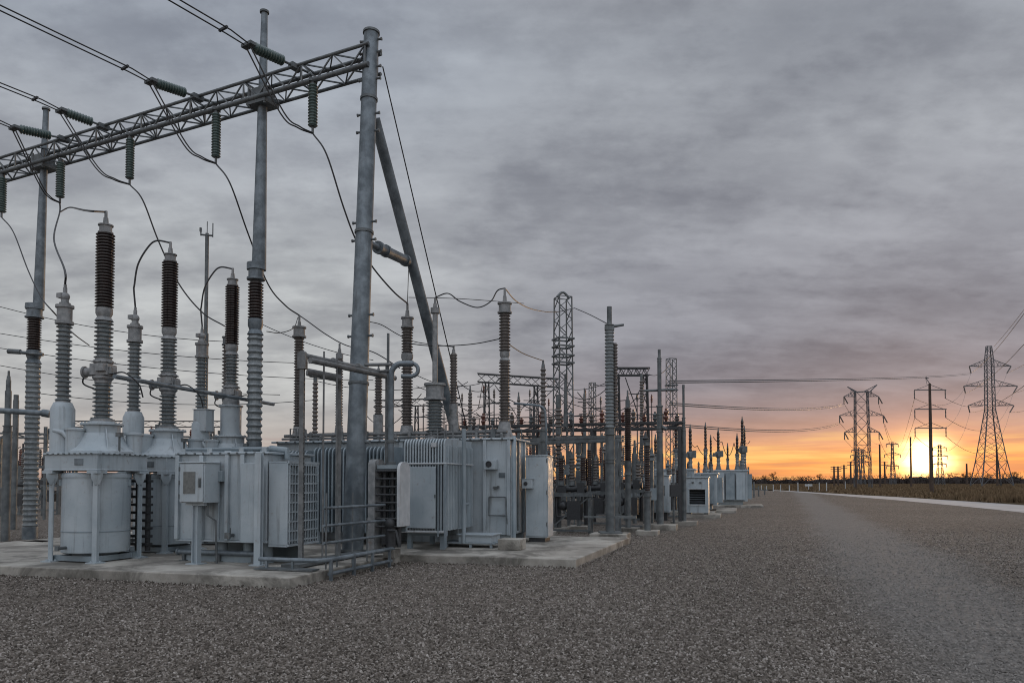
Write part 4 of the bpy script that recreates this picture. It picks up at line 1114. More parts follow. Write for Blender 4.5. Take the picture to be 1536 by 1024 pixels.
gp = 'horizontal beams across the equipment yard'
hbeam('platform_beam', 'long dark lattice platform beam topped with small red brown insulators', P(690, 648, 33), P(1024, 642, 30), .22, 'dark', gp, (.02, .36, .62, .99), 22, .55, True)
hbeam('platform_beam', 'nearer grey pipe-like beam just below the insulator topped platform beam', P(700, 668, 27), P(934, 660, 25), .12, 'galvd', gp, (.02, .50, .97), 0, .4)
hbeam('platform_beam', 'low far beam with red brown insulators seen between the raking leg and the cabinet', P(640, 660, 42), P(900, 662, 40), .25, 'dark', gp, (.1, .5, .9), 16, .5)
hbeam('platform_beam', 'far left low beam behind the bushing transformers', P(-40, 655, 45), P(330, 662, 48), .25, 'galvd', gp, (.1, .4, .7, .95), 12, .5)


# ------------------------------------------------------------------ wire portals
def portal(lab, pa, pb, depth, cols_, D, group='wire portals'):
    pa, pb = P(*pa), P(*pb); t = thing('wire_portal', lab, 'gantry', (pa.x, pa.y, 0), 0, group)
    a = Vector((0, 0, pa.z)); b = a + (pb - pa); m = MB(); w = MB(); n = 9; Y = Vector((0, .5, 0)); H_ = Vector((0, 0, depth))
    for o_ in (Y * 0, Y, H_, H_ + Y): m.bar(a + o_, b + o_, .065)
    for i in range(n):
        p, q = a.lerp(b, i / n), a.lerp(b, (i + 1) / n)
        w.bar(p + H_ * (i % 2), q + H_ * (1 - i % 2), .04); w.bar(p + Y + H_ * (1 - i % 2), q + Y + H_ * (i % 2), .04); w.bar(p + H_, q + H_ + Y, .035)
    part('beam', m, 'dark', t); part('lacing', w, 'dark', t)
    for f in cols_:
        p = a.lerp(b, f); c = MB(); bb = MB()
        lattice(c, bb, [Vector((p.x + i * .3, p.y + j * .3, 0)) for i, j in ((-1, -1), (1, -1), (1, 1), (-1, 1))], [Vector((p.x + i * .12, p.y + j * .12, p.z)) for i, j in ((-1, -1), (1, -1), (1, 1), (-1, 1))], 9, .07, .04)
        part('column', c, 'dark', t); part('bracing', bb, 'dark', t)
    return t


portal('dark lattice portal in the distance between the tallest brown bushing and the lattice mast', (716, 572, 55), (838, 580, 55), .6, (.12, .72), 55)
portal('small dark wire portal right of the tall ribbed column', (922, 562, 44), (975, 562, 44), .42, (.05, .85), 44)
portal('low faint wire portal behind the raking leg', (560, 610, 70), (690, 606, 70), .6, (.05, .5, .95), 70)
portal('low distant wire portal behind the bushing transformers on the left', (96, 640, 75), (330, 640, 78), .6, (.05, .4, .7, .95), 75)

# ------------------------------------------------------------------ switchgear between the columns
def breaker(lab, px, D, w=1.5, h=1.15, rot=-YAW, name='circuit_breaker', cat='circuit breaker', nb=3, mat='galvd', hb=1.1):
    X = (px - CX) / F * D
    t = thing(name, lab, cat, (X, D, 0), rot, 'dark switchgear in the equipment yard')
    for s in (-1, 1):
        part('leg', MB().b2((s * w / 2 - .05, -.22, 0), (s * w / 2 + .05, -.16, h)).b2((s * w / 2 - .05, .16, 0), (s * w / 2 + .05, .22, h)).bar((s * w / 2, -.19, .1), (s * w / 2, .19, h - .1), .05), mat, t)
    part('frame', MB().b2((-w / 2 - .1, -.25, h), (w / 2 + .1, -.15, h + .12)).b2((-w / 2 - .1, .15, h), (w / 2 + .1, .25, h + .12)).b2((-w / 2, -.3, .05), (w / 2, -.25, .12)).bar((-w / 2, -.2, .2), (w / 2, -.2, h), .04), mat, t)
    part('mechanism', MB().box((.1, -.05, h * .62), (.46, .4, .62)).tube([(-.1, -.1, h * .4), (-.5, -.1, h * .45), (-.52, -.1, h)], .05, 8).sphere((-.28, -.1, h * .75), .17).ring(.25, h, .06, (.45, .1), 10), 'dark', t)
    part('tank', MB().tube([(-w / 2 + .1, 0, h + .26), (w / 2 - .1, 0, h + .26)], .11, 14).box((w / 2 - .3, 0, h + .28), (.24, .36, .36)).box((-w / 2 + .3, 0, h + .22), (.3, .3, .26)), 'dark', t)
    for i in range(nb):
        x = -w / 2 + .25 + (w - .5) * i / max(1, nb - 1)
        stack(t, (x, 0), [('stem', h + .4 + hb, h + .55 + hb, .05), ('cyl', h + .36 + hb, h + .42 + hb, .08), ('dk' if i % 2 else 'br', h + .5, h + .38 + hb, .105), ('cyl', h + .38, h + .52, .12)], 'bushing', .11, 12, base_mat=mat)
    return t


BRK = [('dark circuit breaker beside the tall plain cabinet, nearest of the switchgear', 858, 25.5, 1.25, 1.2, 3, .95), ('dark circuit breaker at the foot of the tall ribbed column', 893, 30, 1.3, 1.2, 3, 1.0),
       ('dark circuit breaker behind the dark brown insulator post', 943, 28, 1.2, 1.3, 2, .7), ('dark circuit breaker just left of the plain two stage column', 962, 33, 1.4, 1.2, 3, .8),
       ('dark circuit breaker right of the plain two stage column', 1004, 36, 1.3, 1.1, 3, .8), ('distant dark breaker partly behind the tall ribbed column', 912, 38, 1.6, 1.3, 3, 1.2),
       ('distant breaker behind the grey post with a white box', 872, 40, 1.6, 1.3, 3, 1.4), ('distant breaker seen above the tall plain cabinet', 806, 36, 1.6, 1.5, 3, 1.2),
       ('distant breaker at the left picture edge', 34, 38, 2.2, 1.3, 3, 1.3), ('far breaker behind the front bushing transformer on the left', 80, 44, 2.0, 1.4, 3, 1.3),
       ('far breaker between the first and second bushing transformers', 208, 40, 1.8, 1.5, 3, 1.4), ('far breaker right of the thin ringed pole', 1048, 62, 2.2, 1.5, 3, 1.3)]
rr = random.Random(17)
for i in range(24):
    px = 836 + i * 8.2 + rr.uniform(-3, 3); D = rr.uniform(28, 46); yt = rr.uniform(660, 715); X = (px - CX) / F * D; h = Z(yt, D); r = rr.uniform(.04, .075)
    t = thing('support_post', f'thin dark support among the switchgear, {ORD[i % 12]} of the {"nearer dozen beside the plain cabinet" if i < 12 else "dozen right of the tall ribbed column"}', 'post', (X, D, 0), 0, 'thin supports among the switchgear')
    part('shaft', MB().lathe([(r * 2.2, 0), (r * 2.2, .04), (r, .05), (r, h)], (0, 0), 8), 'galvd', t)
    part('head', MB().lathe([(r, h), (r * 2, h + .02), (r * 1.2, h + .12), (r * 1.9, h + .2), (r * 1.1, h + .28), (r * .5, h + .5)], (0, 0), 8), ('dk', 'dark', 'galvd')[i % 3], t)
    if i % 2: part('relay_box', MB().box((0, -.14, h * rr.uniform(.3, .8)), (.32, .22, .44)), ('dark', 'galvd', 'paintd')[i % 3], t)
    else: part('bracket', MB().tube([(-.4, 0, h * .7), (.4, 0, h * .72)], .035, 6).tube([(.35, 0, h * .72), (.35, 0, h * .3)], .03, 6), 'galvd', t)
for i in range(14):
    px = 640 + i * 26 + rr.uniform(-8, 8); D = rr.uniform(46, 62); yt = rr.uniform(575, 635); X = (px - CX) / F * D; h = Z(yt, D); r = .055
    t = thing('support_post', f'tall thin far post behind the platform beams, {ORD[i]} from the raking leg', 'post', (X, D, 0), 0, 'tall thin posts behind the platform beams')
    part('shaft', MB().tube([(0, 0, 0), (0, 0, h)], r, 6, r * .6), 'dark', t)
    part('cross_arm', MB().bar((-.5, 0, h - .3), (.5, .1, h - .3), .06).bar((-.4, 0, h - 1.1), (.45, 0, h - 1.05), .05), 'dark', t)
    part('insulator', MB().lathe([(.03, h), (.1, h + .08), (.04, h + .12), (.1, h + .24), (.04, h + .28), (.08, h + .4), (.02, h + .6)], (0, 0), 8), ('dk', 'red')[i % 2], t)
for lab, px, D, w, h, nb, hb in BRK: breaker(lab, px, D, w, h, nb=nb, hb=hb)


def switch(lab, px, D, w, h, rot=-YAW, mat='galvd'):
    X = (px - CX) / F * D
    t = thing('disconnect_switch', lab, 'switch', (X, D, 0), rot, 'disconnect switches in the equipment yard')
    for s in (-1, 1): part('leg', MB().box((s * w * .4, 0, h / 2), (.14, .14, h)).box((s * w * .4, 0, .02), (.4, .4, .04)), mat, t)
    part('base_beam', MB().b2((-w / 2, -.08, h), (w / 2, .08, h + .14)).b2((-w / 2, -.3, h + .14), (-w / 2 + .1, .3, h + .2)).b2((w / 2 - .1, -.3, h + .14), (w / 2, .3, h + .2)), mat, t)
    for s in (-1, 0, 1):
        part('insulator', MB().lathe([(.05, h + .14)] + sheds(h + .2, h + .95, .095, .055, .12) + [(.06, h + 1.0)], (s * w * .42, 0), 10), 'red' if s else 'dk', t)
    part('blade', MB().tube([(-w * .42, 0, h + 1.03), (w * .1, 0, h + 1.05)], .03, 6).tube([(w * .1, 0, h + 1.05), (w * .42, 0, h + 1.35)], .03, 6), 'galvd', t)
    part('crank_box', MB().box((-w * .4, -.16, h * .45), (.24, .2, .36)), mat, t)
    return t


for lab, px, D, w, h in (('disconnect switch with an open blade behind the tall lattice mast', 832, 38, 3.0, 2.4), ('disconnect switch with an open blade right of the tall ribbed column', 935, 42, 3.0, 2.6), ('disconnect switch left of the tall lattice mast', 790, 44, 3.2, 2.7),
                         ('disconnect switch behind the finned transformer lid, left of its tallest bushing', 715, 46, 3.4, 2.8), ('disconnect switch beyond the pipe frame', 540, 44, 3.2, 2.9), ('disconnect switch beyond the meter cabinet', 300, 42, 3.2, 2.7),
                         ('disconnect switch behind the ribbed gantry column on the left', 60, 40, 3.2, 2.4), ('disconnect switch at the far left edge of the yard', 5, 50, 3.4, 2.6)):
    switch(lab, px, D, w, h)

# kiosk with a louvred opening, and smaller plinth mounted boxes
q = G(1046, 776, .0); t = thing('louvred_kiosk', 'pale grey kiosk with a dark louvred opening on its front, right of the ringed pole', 'kiosk', (q.x, q.y, .16), -YAW)
part('body', MB().b2((-.52, 0, .06), (-.36, 1.0, 1.72)).b2((.36, 0, .06), (.52, 1.0, 1.72)).b2((-.36, 0, 1.18), (.36, 1.0, 1.72)).b2((-.36, 0, .06), (.36, 1.0, .46)).b2((-.36, .25, .46), (.36, 1.0, 1.18)).b2((-.56, -.05, 1.72), (.56, 1.05, 1.78)), 'paint', t, .008)
lv = MB()
for i in range(6): lv.box((0, .12, .54 + i * .11), (.72, .14, .012), mat=Matrix.Rotation(-.6, 3, 'X'))
part('louvre', lv, 'dark', t)
part('opening_frame', MB().b2((-.4, -.03, .42), (.4, 0, .46)).b2((-.4, -.03, 1.18), (.4, 0, 1.22)), 'white', t)
part('plinth_feet', MB().b2((-.5, .05, 0), (-.3, 1, .06)).b2((.3, .05, 0), (.5, 1, .06)), 'dark', t)
part('lifting_eye', MB().box((-.2, -.03, 1.5), (.10, .04, .06)).box((.15, -.03, 1.5), (.10, .04, .06)), 'galvd', t)
solo('concrete_plinth', 'flat concrete slab under the louvred kiosk', 'plinth', MB().box((q.x + .25, q.y + .6, .07), (2.0, 2.0, .18), -YAW), 'conc', (q.x, q.y, 0), 'concrete foundations of the posts', .015)
q = G(1008, 788, 0); t = thing('equipment_cabinet', 'pale grey cabinet with twin doors behind the plain two stage column', 'cabinet', (q.x, q.y + 4, 0), -YAW)
part('body', MB().b2((-1.05, 0, .35), (.7, .9, 1.95)).b2((-1.1, -.05, 1.95), (.75, .95, 2.0)), 'paint', t, .008)
for x in (-1.0, -.42, .16): part('door', MB().b2((x, -.03, .4), (x + .52, 0, 1.9)), 'paint', t, .005)
part('base', MB().b2((-.9, .1, 0), (.6, .8, .35)), 'dark', t)
# ================================================================== cables in the yard
def ctop(px, py, D): return P(px, py, D)


def wires(lab, pts, r=.016, name='jumper_cable', cat='cable', group='cables in the yard', k=8, mat='cable'):
    return cable(name, lab, cat, curve(pts, k), r, mat, group)


wires('long cable dropping from the rightmost hanging insulator behind the raking leg to a brown bushing', [hang_bot[0], P(490, 232, 17.7), P(515, 310, 18.0), P(535, 362, 18.3), P(560, 402, 18.7), P(590, 437, 19.2), BT[610]], .02)
wires('cable dropping from the second hanging insulator past the middle column to a brown bushing', [hang_bot[1], P(345, 275, 18.6), P(372, 350, 19.2), P(402, 426, 20), P(428, 458, 20.6), BT[447]], .02)
wires('cable dropping from the third hanging insulator to the brown post behind the tall bushings', [hang_bot[2], P(214, 300, 20.6), P(238, 362, 20.9), P(268, 425, 21.2), P(303, 468, 21.4), P(337, 489, 21.5)], .02)
wires('cable dropping from the leftmost hanging insulator past the ribbed column', [hang_bot[4], P(20, 348, 22), P(42, 405, 21), P(62, 446, 20), P(82, 470, 19.5), P(110, 500, 24), P(134, 518, 28)], .018)
wires('drooping cable from the tube bushing to the tallest brown bushing', [BT[652], P(672, 440, 19.2), P(690, 452, 19.3), P(716, 461, 19.4), P(736, 452, 19.5), P(746, 436, 19.5), BT[757]], .016)
wires('cable from the tallest brown bushing to the tall lattice mast', [BT[757], P(775, 452, 22), P(800, 464, 26), P(832, 468, 29), P(862, 462, 30)], .016)
wires('cable from the tall lattice mast to the tall ribbed column', [P(862, 462, 30), P(885, 472, 27), P(912, 486, 22)], .016)
wires('sagging cable between two brown bushings on the transformer lid', [P(608, 514, 19.6), P(640, 518, 19.7), BT[680], P(715, 515, 19.8), P(750, 508, 19.5)], .014)
wires('cable from the tallest brown bushing to the slim brown post', [P(757, 512, 19.6), P(785, 530, 22), BT[680].lerp(P(815, 541, 24), 1.0)], .014)
wires('cable from the leftmost lid bushing to the next bushing', [BT[447], P(462, 482, 21), P(490, 502, 21), P(520, 518, 21), P(560, 528, 21), P(600, 552, 21)], .016)
wires('thin loop of cable beside the middle gantry column', [P(400, 497, 19), P(420, 499, 19.5), P(440, 492, 20), P(447, 476, 20.9)], .012)
wires('thin cable from the raking leg to the upright lid rod', [P(552, 482, 20), P(572, 487, 20.5), P(598, 502, 21), P(625, 513, 21.5), P(680, 520, 20)], .012)
wires('thin level wire from the brown bushing to the tube bushing top', [P(613, 446, 19.6), P(690, 448, 21), P(786, 455, 24)], .010)
wires('thin vertical wire above the brown lid bushing', [P(613, 400, 19.6), P(612, 430, 19.6), P(611, 458, 19.6)], .010)
rr = random.Random(11)
for i, (a, b, D, s, lab) in enumerate((
        ((0, 460), (335, 512), 60, .5, 'upper of the long thin wires behind the bushings'), ((0, 500), (480, 545), 62, .5, 'second long thin wire behind the bushings'), ((0, 522), (560, 570), 64, .6, 'third long thin wire behind the bushings'),
        ((0, 548), (420, 592), 66, .5, 'fourth long thin wire behind the bushings'), ((60, 590), (470, 600), 70, .7, 'lowest long thin wire behind the bushings'), ((380, 480), (560, 540), 58, .4, 'thin wire between the middle column and the raking leg'),
        ((620, 560), (720, 575), 55, .5, 'thin wire running into the dark lattice portal'), ((640, 590), (760, 600), 58, .6, 'lower thin wire left of the dark lattice portal'), ((836, 580), (925, 565), 52, .5, 'thin wire between the two dark portals'),
        ((890, 576), (922, 572), 52, .2, 'short wire from the small distant mast'), ((975, 562), (1004, 548), 45, .25, 'short wire from the small portal to the slender mast'), ((690, 610), (800, 632), 55, .5, 'thin low wire under the dark lattice portal'),
        ((845, 600), (925, 605), 48, .4, 'thin level wire behind the tall ribbed column'), ((640, 625), (740, 618), 60, .4, 'thin low wire right of the raking leg'), ((470, 570), (640, 580), 60, .5, 'thin wire behind the raking leg'))):
    p, q = P(a[0], a[1], D), P(b[0], b[1], D + 3)
    cable('yard_wire', lab, 'wire', sagged(p, q, s), .034 * D / 60 * .9, 'cable', 'thin wires behind the yard')
for i, (x0, y0, x1, y1, D, s) in enumerate(((724, 574, 716, 612, 55, 0), (742, 577, 775, 640, 55, 1), (760, 578, 735, 600, 55, 2), (812, 582, 780, 612, 55, 3), (800, 580, 826, 640, 55, 4), (930, 566, 944, 600, 44, 5), (970, 566, 976, 585, 44, 6), (965, 566, 940, 590, 44, 7), (938, 566, 930, 640, 44, 8))):
    p, q = P(x0, y0, D), P(x1, y1, D); m = p.lerp(q, .5) + Vector((rr.uniform(-.9, .9), 0, -rr.uniform(.4, 1.0)))
    wires(f'looped dropper hanging from the {"dark lattice portal" if x0 < 900 else "small portal by the ribbed column"}, {ORD[i] if x0 < 900 else ORD[i - 5]} from its left', [p, m, q], .03, 'dropper', 'cable', 'droppers on the wire portals', 6)
# tangle of connecting leads among the far switchgear
for i in range(10):
    x = 648 + i * 33; D = 34 + (i * 5) % 14
    p, q = P(x, rr.uniform(606, 634), D), P(x + rr.uniform(24, 48), rr.uniform(606, 636), D + rr.uniform(-1, 2))
    cable('switchgear_lead', f'sagging lead between insulators above the platform beam, {ORD[i]} from the raking leg', 'cable', sagged(p, q, rr.uniform(.2, .7), 10), .02, 'cable', 'leads above the platform beam')

rr = random.Random(29)
for i in range(14):
    x = 548 + i * 24 + rr.uniform(-8, 8); D = rr.uniform(40, 62); y = rr.uniform(566, 632)
    p, q = P(x, y, D), P(x + rr.uniform(40, 95), y + rr.uniform(-16, 16), D + rr.uniform(-2, 3))
    cable('yard_wire', f'short drooping wire in the tangle behind the finned transformer lid, {ORD[i]} from the raking leg', 'wire', sagged(p, q, rr.uniform(.3, 1.3), 12), .026, 'cable', 'drooping wires behind the transformer lid')

# ================================================================== distant transformers on their pads
def far_transformer(lab, px, ybase, w, h, d, bush, nr=4):
    q = G(px, ybase, .12); t = thing('distant_transformer', lab, 'transformer', (q.x, q.y, .12), -YAW, 'distant transformers')
    part('tank', MB().b2((-w / 2, .4, .25), (w / 2, d, h)).b2((-w / 2 - .08, .3, h), (w / 2 + .08, d + .1, h + .08)).b2((-w / 2 + .3, .5, 0), (w / 2 - .3, d - .2, .25)), 'paint', t, .01)
    for i in range(nr):
        x0 = -w / 2 + .1 + i * (w - .2) / nr
        part('radiator', MB().b2((x0 + .05, 0, .35), (x0 + (w - .2) / nr - .06, .34, h - .12)).b2((x0 + .1, .3, h - .3), (x0 + .3, .42, h - .2)), 'paint' if i % 2 else 'paintd', t)
    part('side_fin', MB().b2((w / 2, .6, .4), (w / 2 + .3, .8, h - .2)).b2((w / 2, .95, .4), (w / 2 + .3, 1.15, h - .2)).b2((w / 2, 1.3, .4), (w / 2 + .3, 1.5, h - .2)), 'paintd', t)
    for i, (bx, by, bh, r, ball) in enumerate(bush):
        s = [('stem', h + bh - .3, h + bh, .06), ('br', h + bh * .45, h + bh - .28, r * .62, .8), ('neck', h + bh * .36, h + bh * .46, r * .9), ('gy', h + .4, h + bh * .37, r * .78, .8), ('flare', h + .06, h + .42, r * 1.0)]
        bo = stack(t, (bx, by), s, 'bushing', .22, 10, base_mat='galvd')
        if ball: part('collar_box', MB().lathe([(.14, h + bh * .32), (.22, h + bh * .34), (.22, h + bh * .44), (.14, h + bh * .46)], (bx, by), 8).box((bx + .22, by, h + bh * .40), (.22, .3, .42)).box((bx - .25, by - .2, h + bh * .38), (.25, .2, .25)), 'galvd', bo)
    solo('concrete_pad', 'flat concrete pad under the ' + ' '.join(lab.split(' with')[0].split()[:11]), 'concrete pad', MB().box((q.x + .6, q.y + d / 2 * .9, .05), (w + 1.6, d + 1.8, .14), -YAW), 'conc', (q.x, q.y, 0), 'concrete foundations', .02)
    return t


t = far_transformer('distant pale transformer with a cluster of pointed bushings, last in the yard', 1088, 757, 2.9, 2.3, 3.0,
                    [(-1.3, .8, 3.4, .16, False), (-1.0, 2.2, 2.6, .13, False), (-.45, 1.0, 3.0, .17, True), (.15, 2.2, 2.0, .12, False), (.8, .9, 2.6, .16, False), (1.15, 1.5, 3.8, .17, True), (1.3, 2.3, 3.2, .14, False), (1.3, 2.8, 3.2, .14, False)])
far_transformer('distant transformer half hidden behind the louvred kiosk', 1040, 764, 2.6, 2.0, 2.6, [(-1.0, .8, 3.2, .15, False), (-.2, 1.0, 2.9, .16, True), (.6, 1.2, 1.4, .11, False), (.95, 1.6, 1.3, .11, False)], 3)
far_transformer('distant transformer left of the louvred kiosk with a dark base', 1004, 766, 2.6, 2.2, 2.2, [(-.8, .8, 2.0, .14, False), (.6, 1.2, 2.2, .15, False)], 3)
for i, (px, yt, D) in enumerate(((14, 672, 60), (27, 690, 66), (34, 665, 58), (41, 695, 70), (66, 640, 50), (70, 700, 72), (98, 668, 60), (104, 690, 66), (196, 668, 58), (206, 690, 62), (262, 668, 60))):
    X = (px - CX) / F * D; h = Z(yt, D)
    solo('thin_post', f'thin dark far post low on the left, {ORD[i]} from the picture edge', 'post', MB().tube([(X, D, 0), (X, D, h)], .07, 6).box((X, D, h * .8), (.6, .06, .06)).tube([(X + .2, D, h * .8), (X + .2, D, h * .95)], .06, 6), 'dark', (X, D, 0), 'thin far posts on the left')
for i, (x0, y0, x1, y1, sg) in enumerate(((1070, 655, 1083, 662, .2), (1083, 662, 1101, 664, 1.0), (1101, 664, 1113, 652, .9), (1113, 652, 1125, 661, .4), (1034, 658, 1046, 668, .3), (1046, 668, 1058, 682, .2))):
    cable('far_lead', f'thin lead between far bushing tips, {ORD[i]} from the last transformer\'s left end' if i < 4 else f'thin lead over the louvred kiosk, {ORD[i - 4]} from the ringed pole', 'cable', sagged(P(x0, y0, 56), P(x1, y1, 56), sg, 8), .025, 'cable', 'thin leads over the distant transformers')
for i, (px, yb, yt) in enumerate(((1123, 748, 700), (1131, 746, 722), (1138, 744, 728), (1147, 742, 730), (1111, 750, 690))):
    q = G(px, yb); h = Z(yt, q.y)
    solo('gate_post', f'slim steel post at the yard end beyond the last transformer, {ORD[i]} of its line', 'post', MB().tube([(q.x, q.y, 0), (q.x, q.y, h)], .09, 6).box((q.x, q.y, h * .6), (.9, .06, .06), -YAW), 'galvd', (q.x, q.y, 0), 'slim posts at the yard end')
for i, (px, yb, yt) in enumerate(((1142, 735.6, 728), (1150, 736, 729), (1160, 736.6, 727), (1171, 737.4, 727), (1184, 736.6, 728), (1197, 737.8, 724), (1213, 736.4, 726), (1229, 737.4, 724), (1240, 738.4, 724), (1268, 733.4, 722))):
    q = G(px, yb); h = Z(yt, q.y); m = MB().tube([(q.x, q.y, 0), (q.x, q.y, h)], .075, 8).ring(h, h + .08, .10, (q.x, q.y), 8)
    if i == 6: m.box((q.x, q.y, h - .15), (1.3, .12, .35))
    solo('marker_post', f'white marker post in the row at the road end, {ORD[i]} from the yard' if i != 6 else 'white marker post with a short cross board at the road end', 'marker post', m, 'white', (q.x, q.y, 0), 'white marker posts')


# ================================================================== pylons
def arm(mb, br, y_, z, x0, x1, rise, r):
    """tapering crossarm from the body at x0 to its tip at x1"""
    for s in (-1, 1): mb.bar((x0, s * y_, z), (x1, 0, z), r)
    mb.bar((x0, 0, z + rise), (x1, 0, z + .02), r)
    for f in (.3, .6, .85):
        x = x0 + (x1 - x0) * f; w = y_ * (1 - f); br.bar((x, -w, z), (x, 0, z + rise * (1 - f)), r * .6); br.bar((x, w, z), (x, 0, z + rise * (1 - f)), r * .6)
        xa = x0 + (x1 - x0) * (f - .25); br.bar((xa, 0, z + rise * (1 - f + .25)), (x, 0, z), r * .6)


def drop(t, x, z, l, r, tilt=0.0):
    part('insulator', MB().tube([(x, 0, z), (x + tilt, 0, z - l)], r, 6), 'dk', t)


def px2(t, px, py): D = t.location.y; p = P(px, py, D); return p.x - t.location.x, p.z


# tall single body tower
D3 = 280.0; t3 = thing('lattice_tower', 'tallest lattice transmission tower with three pairs of arms, nearest the right picture edge', 'pylon', ((1487 - CX) / F * D3, D3, 0))
zs = {y: Z(y, D3) for y in (519, 541, 615, 549, 579, 608, 692)}; u_ = D3 / F
mb = MB(); br = MB()
Q = lambda z, w: sq(0, 0, z, w * .72 * u_, w * .45 * u_)
lattice(mb, br, Q(0, 66), Q(zs[692], 48), 1, .34, .14)
lattice(mb, br, Q(zs[692], 48), Q(zs[615], 17), 5, .32, .11)
lattice(mb, br, Q(zs[615], 17), Q(zs[541], 14.5), 7, .28, .10)
lattice(mb, br, Q(zs[541], 14.5), Q(zs[519], 9), 2, .24, .10)
part('body', mb, 'tower', t3); part('bracing', br, 'tower', t3)
T3TIP = []
for y, l, r_ in ((549, 30, 33), (579, 39, 42), (608, 33, 36)):
    for s, w in ((-1, l), (1, r_)):
        m = MB(); b = MB(); arm(m, b, 7 * u_, zs[y], s * 7 * u_, s * w * u_, 2.4, .17); o_ = part('crossarm', m, 'tower', t3); part('arm_bracing', b, 'tower', o_)
        drop(t3, s * w * u_, zs[y], 2.6, .2, s * -.6 if s < 0 else -1.6); T3TIP.append(Vector(t3.location) + Vector((s * w * u_ + (s * -.6 if s < 0 else -1.6), 0, zs[y] - 2.6)))
# two legged tower
D1 = 200.0; t1 = thing('lattice_tower', 'two legged lattice transmission tower with horned top, left of the wooden pole', 'pylon', ((1293.5 - CX) / F * D1, D1, 0)); u_ = D1 / F
zt = Z(587, D1); mb = MB(); br = MB()
for s in (-1, 1): lattice(mb, br, sq(s * 12 * u_, 0, 0, 3.6 * u_, 4 * u_) if s > 0 else sq(-11 * u_, 0, 0, 2.8 * u_, 3.5 * u_), sq(s * 9.3 * u_, 0, zt, 2.2 * u_, 2.4 * u_), 14, .12, .05)
for i in range(7):
    za, zb_ = zt * (1 - i / 9), zt * (1 - (i + 1) / 9); w = 8 * u_
    br.bar((-w, 0, za), (w, 0, zb_), .10); br.bar((w, 0, za), (-w, 0, zb_), .10); br.bar((-w, 0, zb_), (w, 0, zb_), .09)
part('body', mb, 'tower', t1); part('bracing', br, 'tower', t1)
T1TIP = []
for y, l in ((594.5, 26), (623, 33), (648, 26)):
    for s in (-1, 1):
        m = MB(); b = MB(); arm(m, b, 3 * u_, Z(y, D1), s * 9 * u_, s * l * u_, 1.6, .12); o_ = part('crossarm', m, 'tower', t1); part('arm_bracing', b, 'tower', o_)
        drop(t1, s * l * u_, Z(y, D1), 2.0, .15); drop(t1, s * l * u_, Z(y, D1), 1.9, .15, 1.0)
        T1TIP.append(Vector(t1.location) + Vector((s * l * u_, 0, Z(y, D1) - 1.9)))
m = MB()
for s in (-1, 1): m.bar((s * 9 * u_, -.6, Z(590, D1)), (s * 24 * u_ * (.85 if s < 0 else 1), 0, Z(580 if s < 0 else 577, D1)), .2); m.bar((s * 5 * u_, .6, Z(587, D1)), (s * 24 * u_ * (.85 if s < 0 else 1), 0, Z(580 if s < 0 else 577, D1)), .2); m.bar((s * 16 * u_, 0, Z(592, D1)), (s * 15 * u_, 0, Z(584, D1)), .12)
m.bar((-9 * u_, 0, Z(588, D1)), (9 * u_, 0, Z(587, D1)), .3); part('horn', m, 'tower', t1)
# wooden pole with three arms
q = G(1397.5, 739.5); D2 = q.y; t2p = thing('wooden_pole', 'dark wooden transmission pole with three crossarms standing right of the setting sun', 'pole', (q.x, D2, 0)); u_ = D2 / F
part('shaft', MB().tube([(0, 0, -.1), (0, 0, Z(575, D2))], .30, 12, .17), 'wood', t2p)
T2TIP = []
for y in (584.5, 613.5, 641.5):
    z = Z(y, D2); m = MB().bar((-23 * u_, 0, z), (24.5 * u_, 0, z), .13, .13)
    for s in (-1, 1): m.bar((s * 21 * u_, 0, z), (0, 0, z + .78), .06)
    part('crossarm', m, 'tower', t2p)
    for s in (-1, 1):
        part('insulator', MB().lathe(sheds(z - 1.25, z - .08, .10, .06, .18), (s * 23.2 * u_, 0), 8), 'dk', t2p); T2TIP.append(Vector(t2p.location) + Vector((s * 23.2 * u_, 0, z - 1.25)))
zt = Z(575, D2); part('top_bracket', MB().bar((0, 0, zt), (-.6, 0, zt + .9), .08).bar((-.6, 0, zt + .9), (-.15, 0, zt + .75), .10).bar((-.6, 0, zt + .9), (-.35, 0, zt - .3), .04).bar((-.7, 0, zt + .85), (-.4, 0, zt + .92), .1), 'tower', t2p)


# more distant supports round the sun
def small_tower(lab, px, ytop, D, wpx, arms=((.95, 10), (.8, 12), (.66, 10))):
    X = (px - CX) / F * D; t = thing('lattice_tower', lab, 'pylon', (X, D, 0), 0, 'distant lattice towers'); u = D / F; h = Z(ytop, D); mb = MB(); br = MB()
    lattice(mb, br, sq(0, 0, 0, wpx * .7 * u, wpx * .5 * u), sq(0, 0, h * .6, wpx * .34 * u, wpx * .2 * u), 4, .18 * D / 300, .09 * D / 300)
    lattice(mb, br, sq(0, 0, h * .6, wpx * .34 * u, wpx * .2 * u), sq(0, 0, h, wpx * .24 * u, wpx * .15 * u), 4, .17 * D / 300, .08 * D / 300)
    part('body', mb, 'tower', t); part('bracing', br, 'tower', t); a = MB()
    for f, w in arms:
        a.bar((-w * u, 0, h * f), (w * u, 0, h * f), .26 * D / 300); a.bar((0, 0, h * f + 1.2), (-w * u, 0, h * f), .16 * D / 300); a.bar((0, 0, h * f + 1.2), (w * u, 0, h * f), .16 * D / 300)
        for s in (-1, 1): a.bar((s * w * u, 0, h * f), (s * w * u, 0, h * f - 1.6), .2 * D / 300)
    part('crossarm', a, 'tower', t); return t


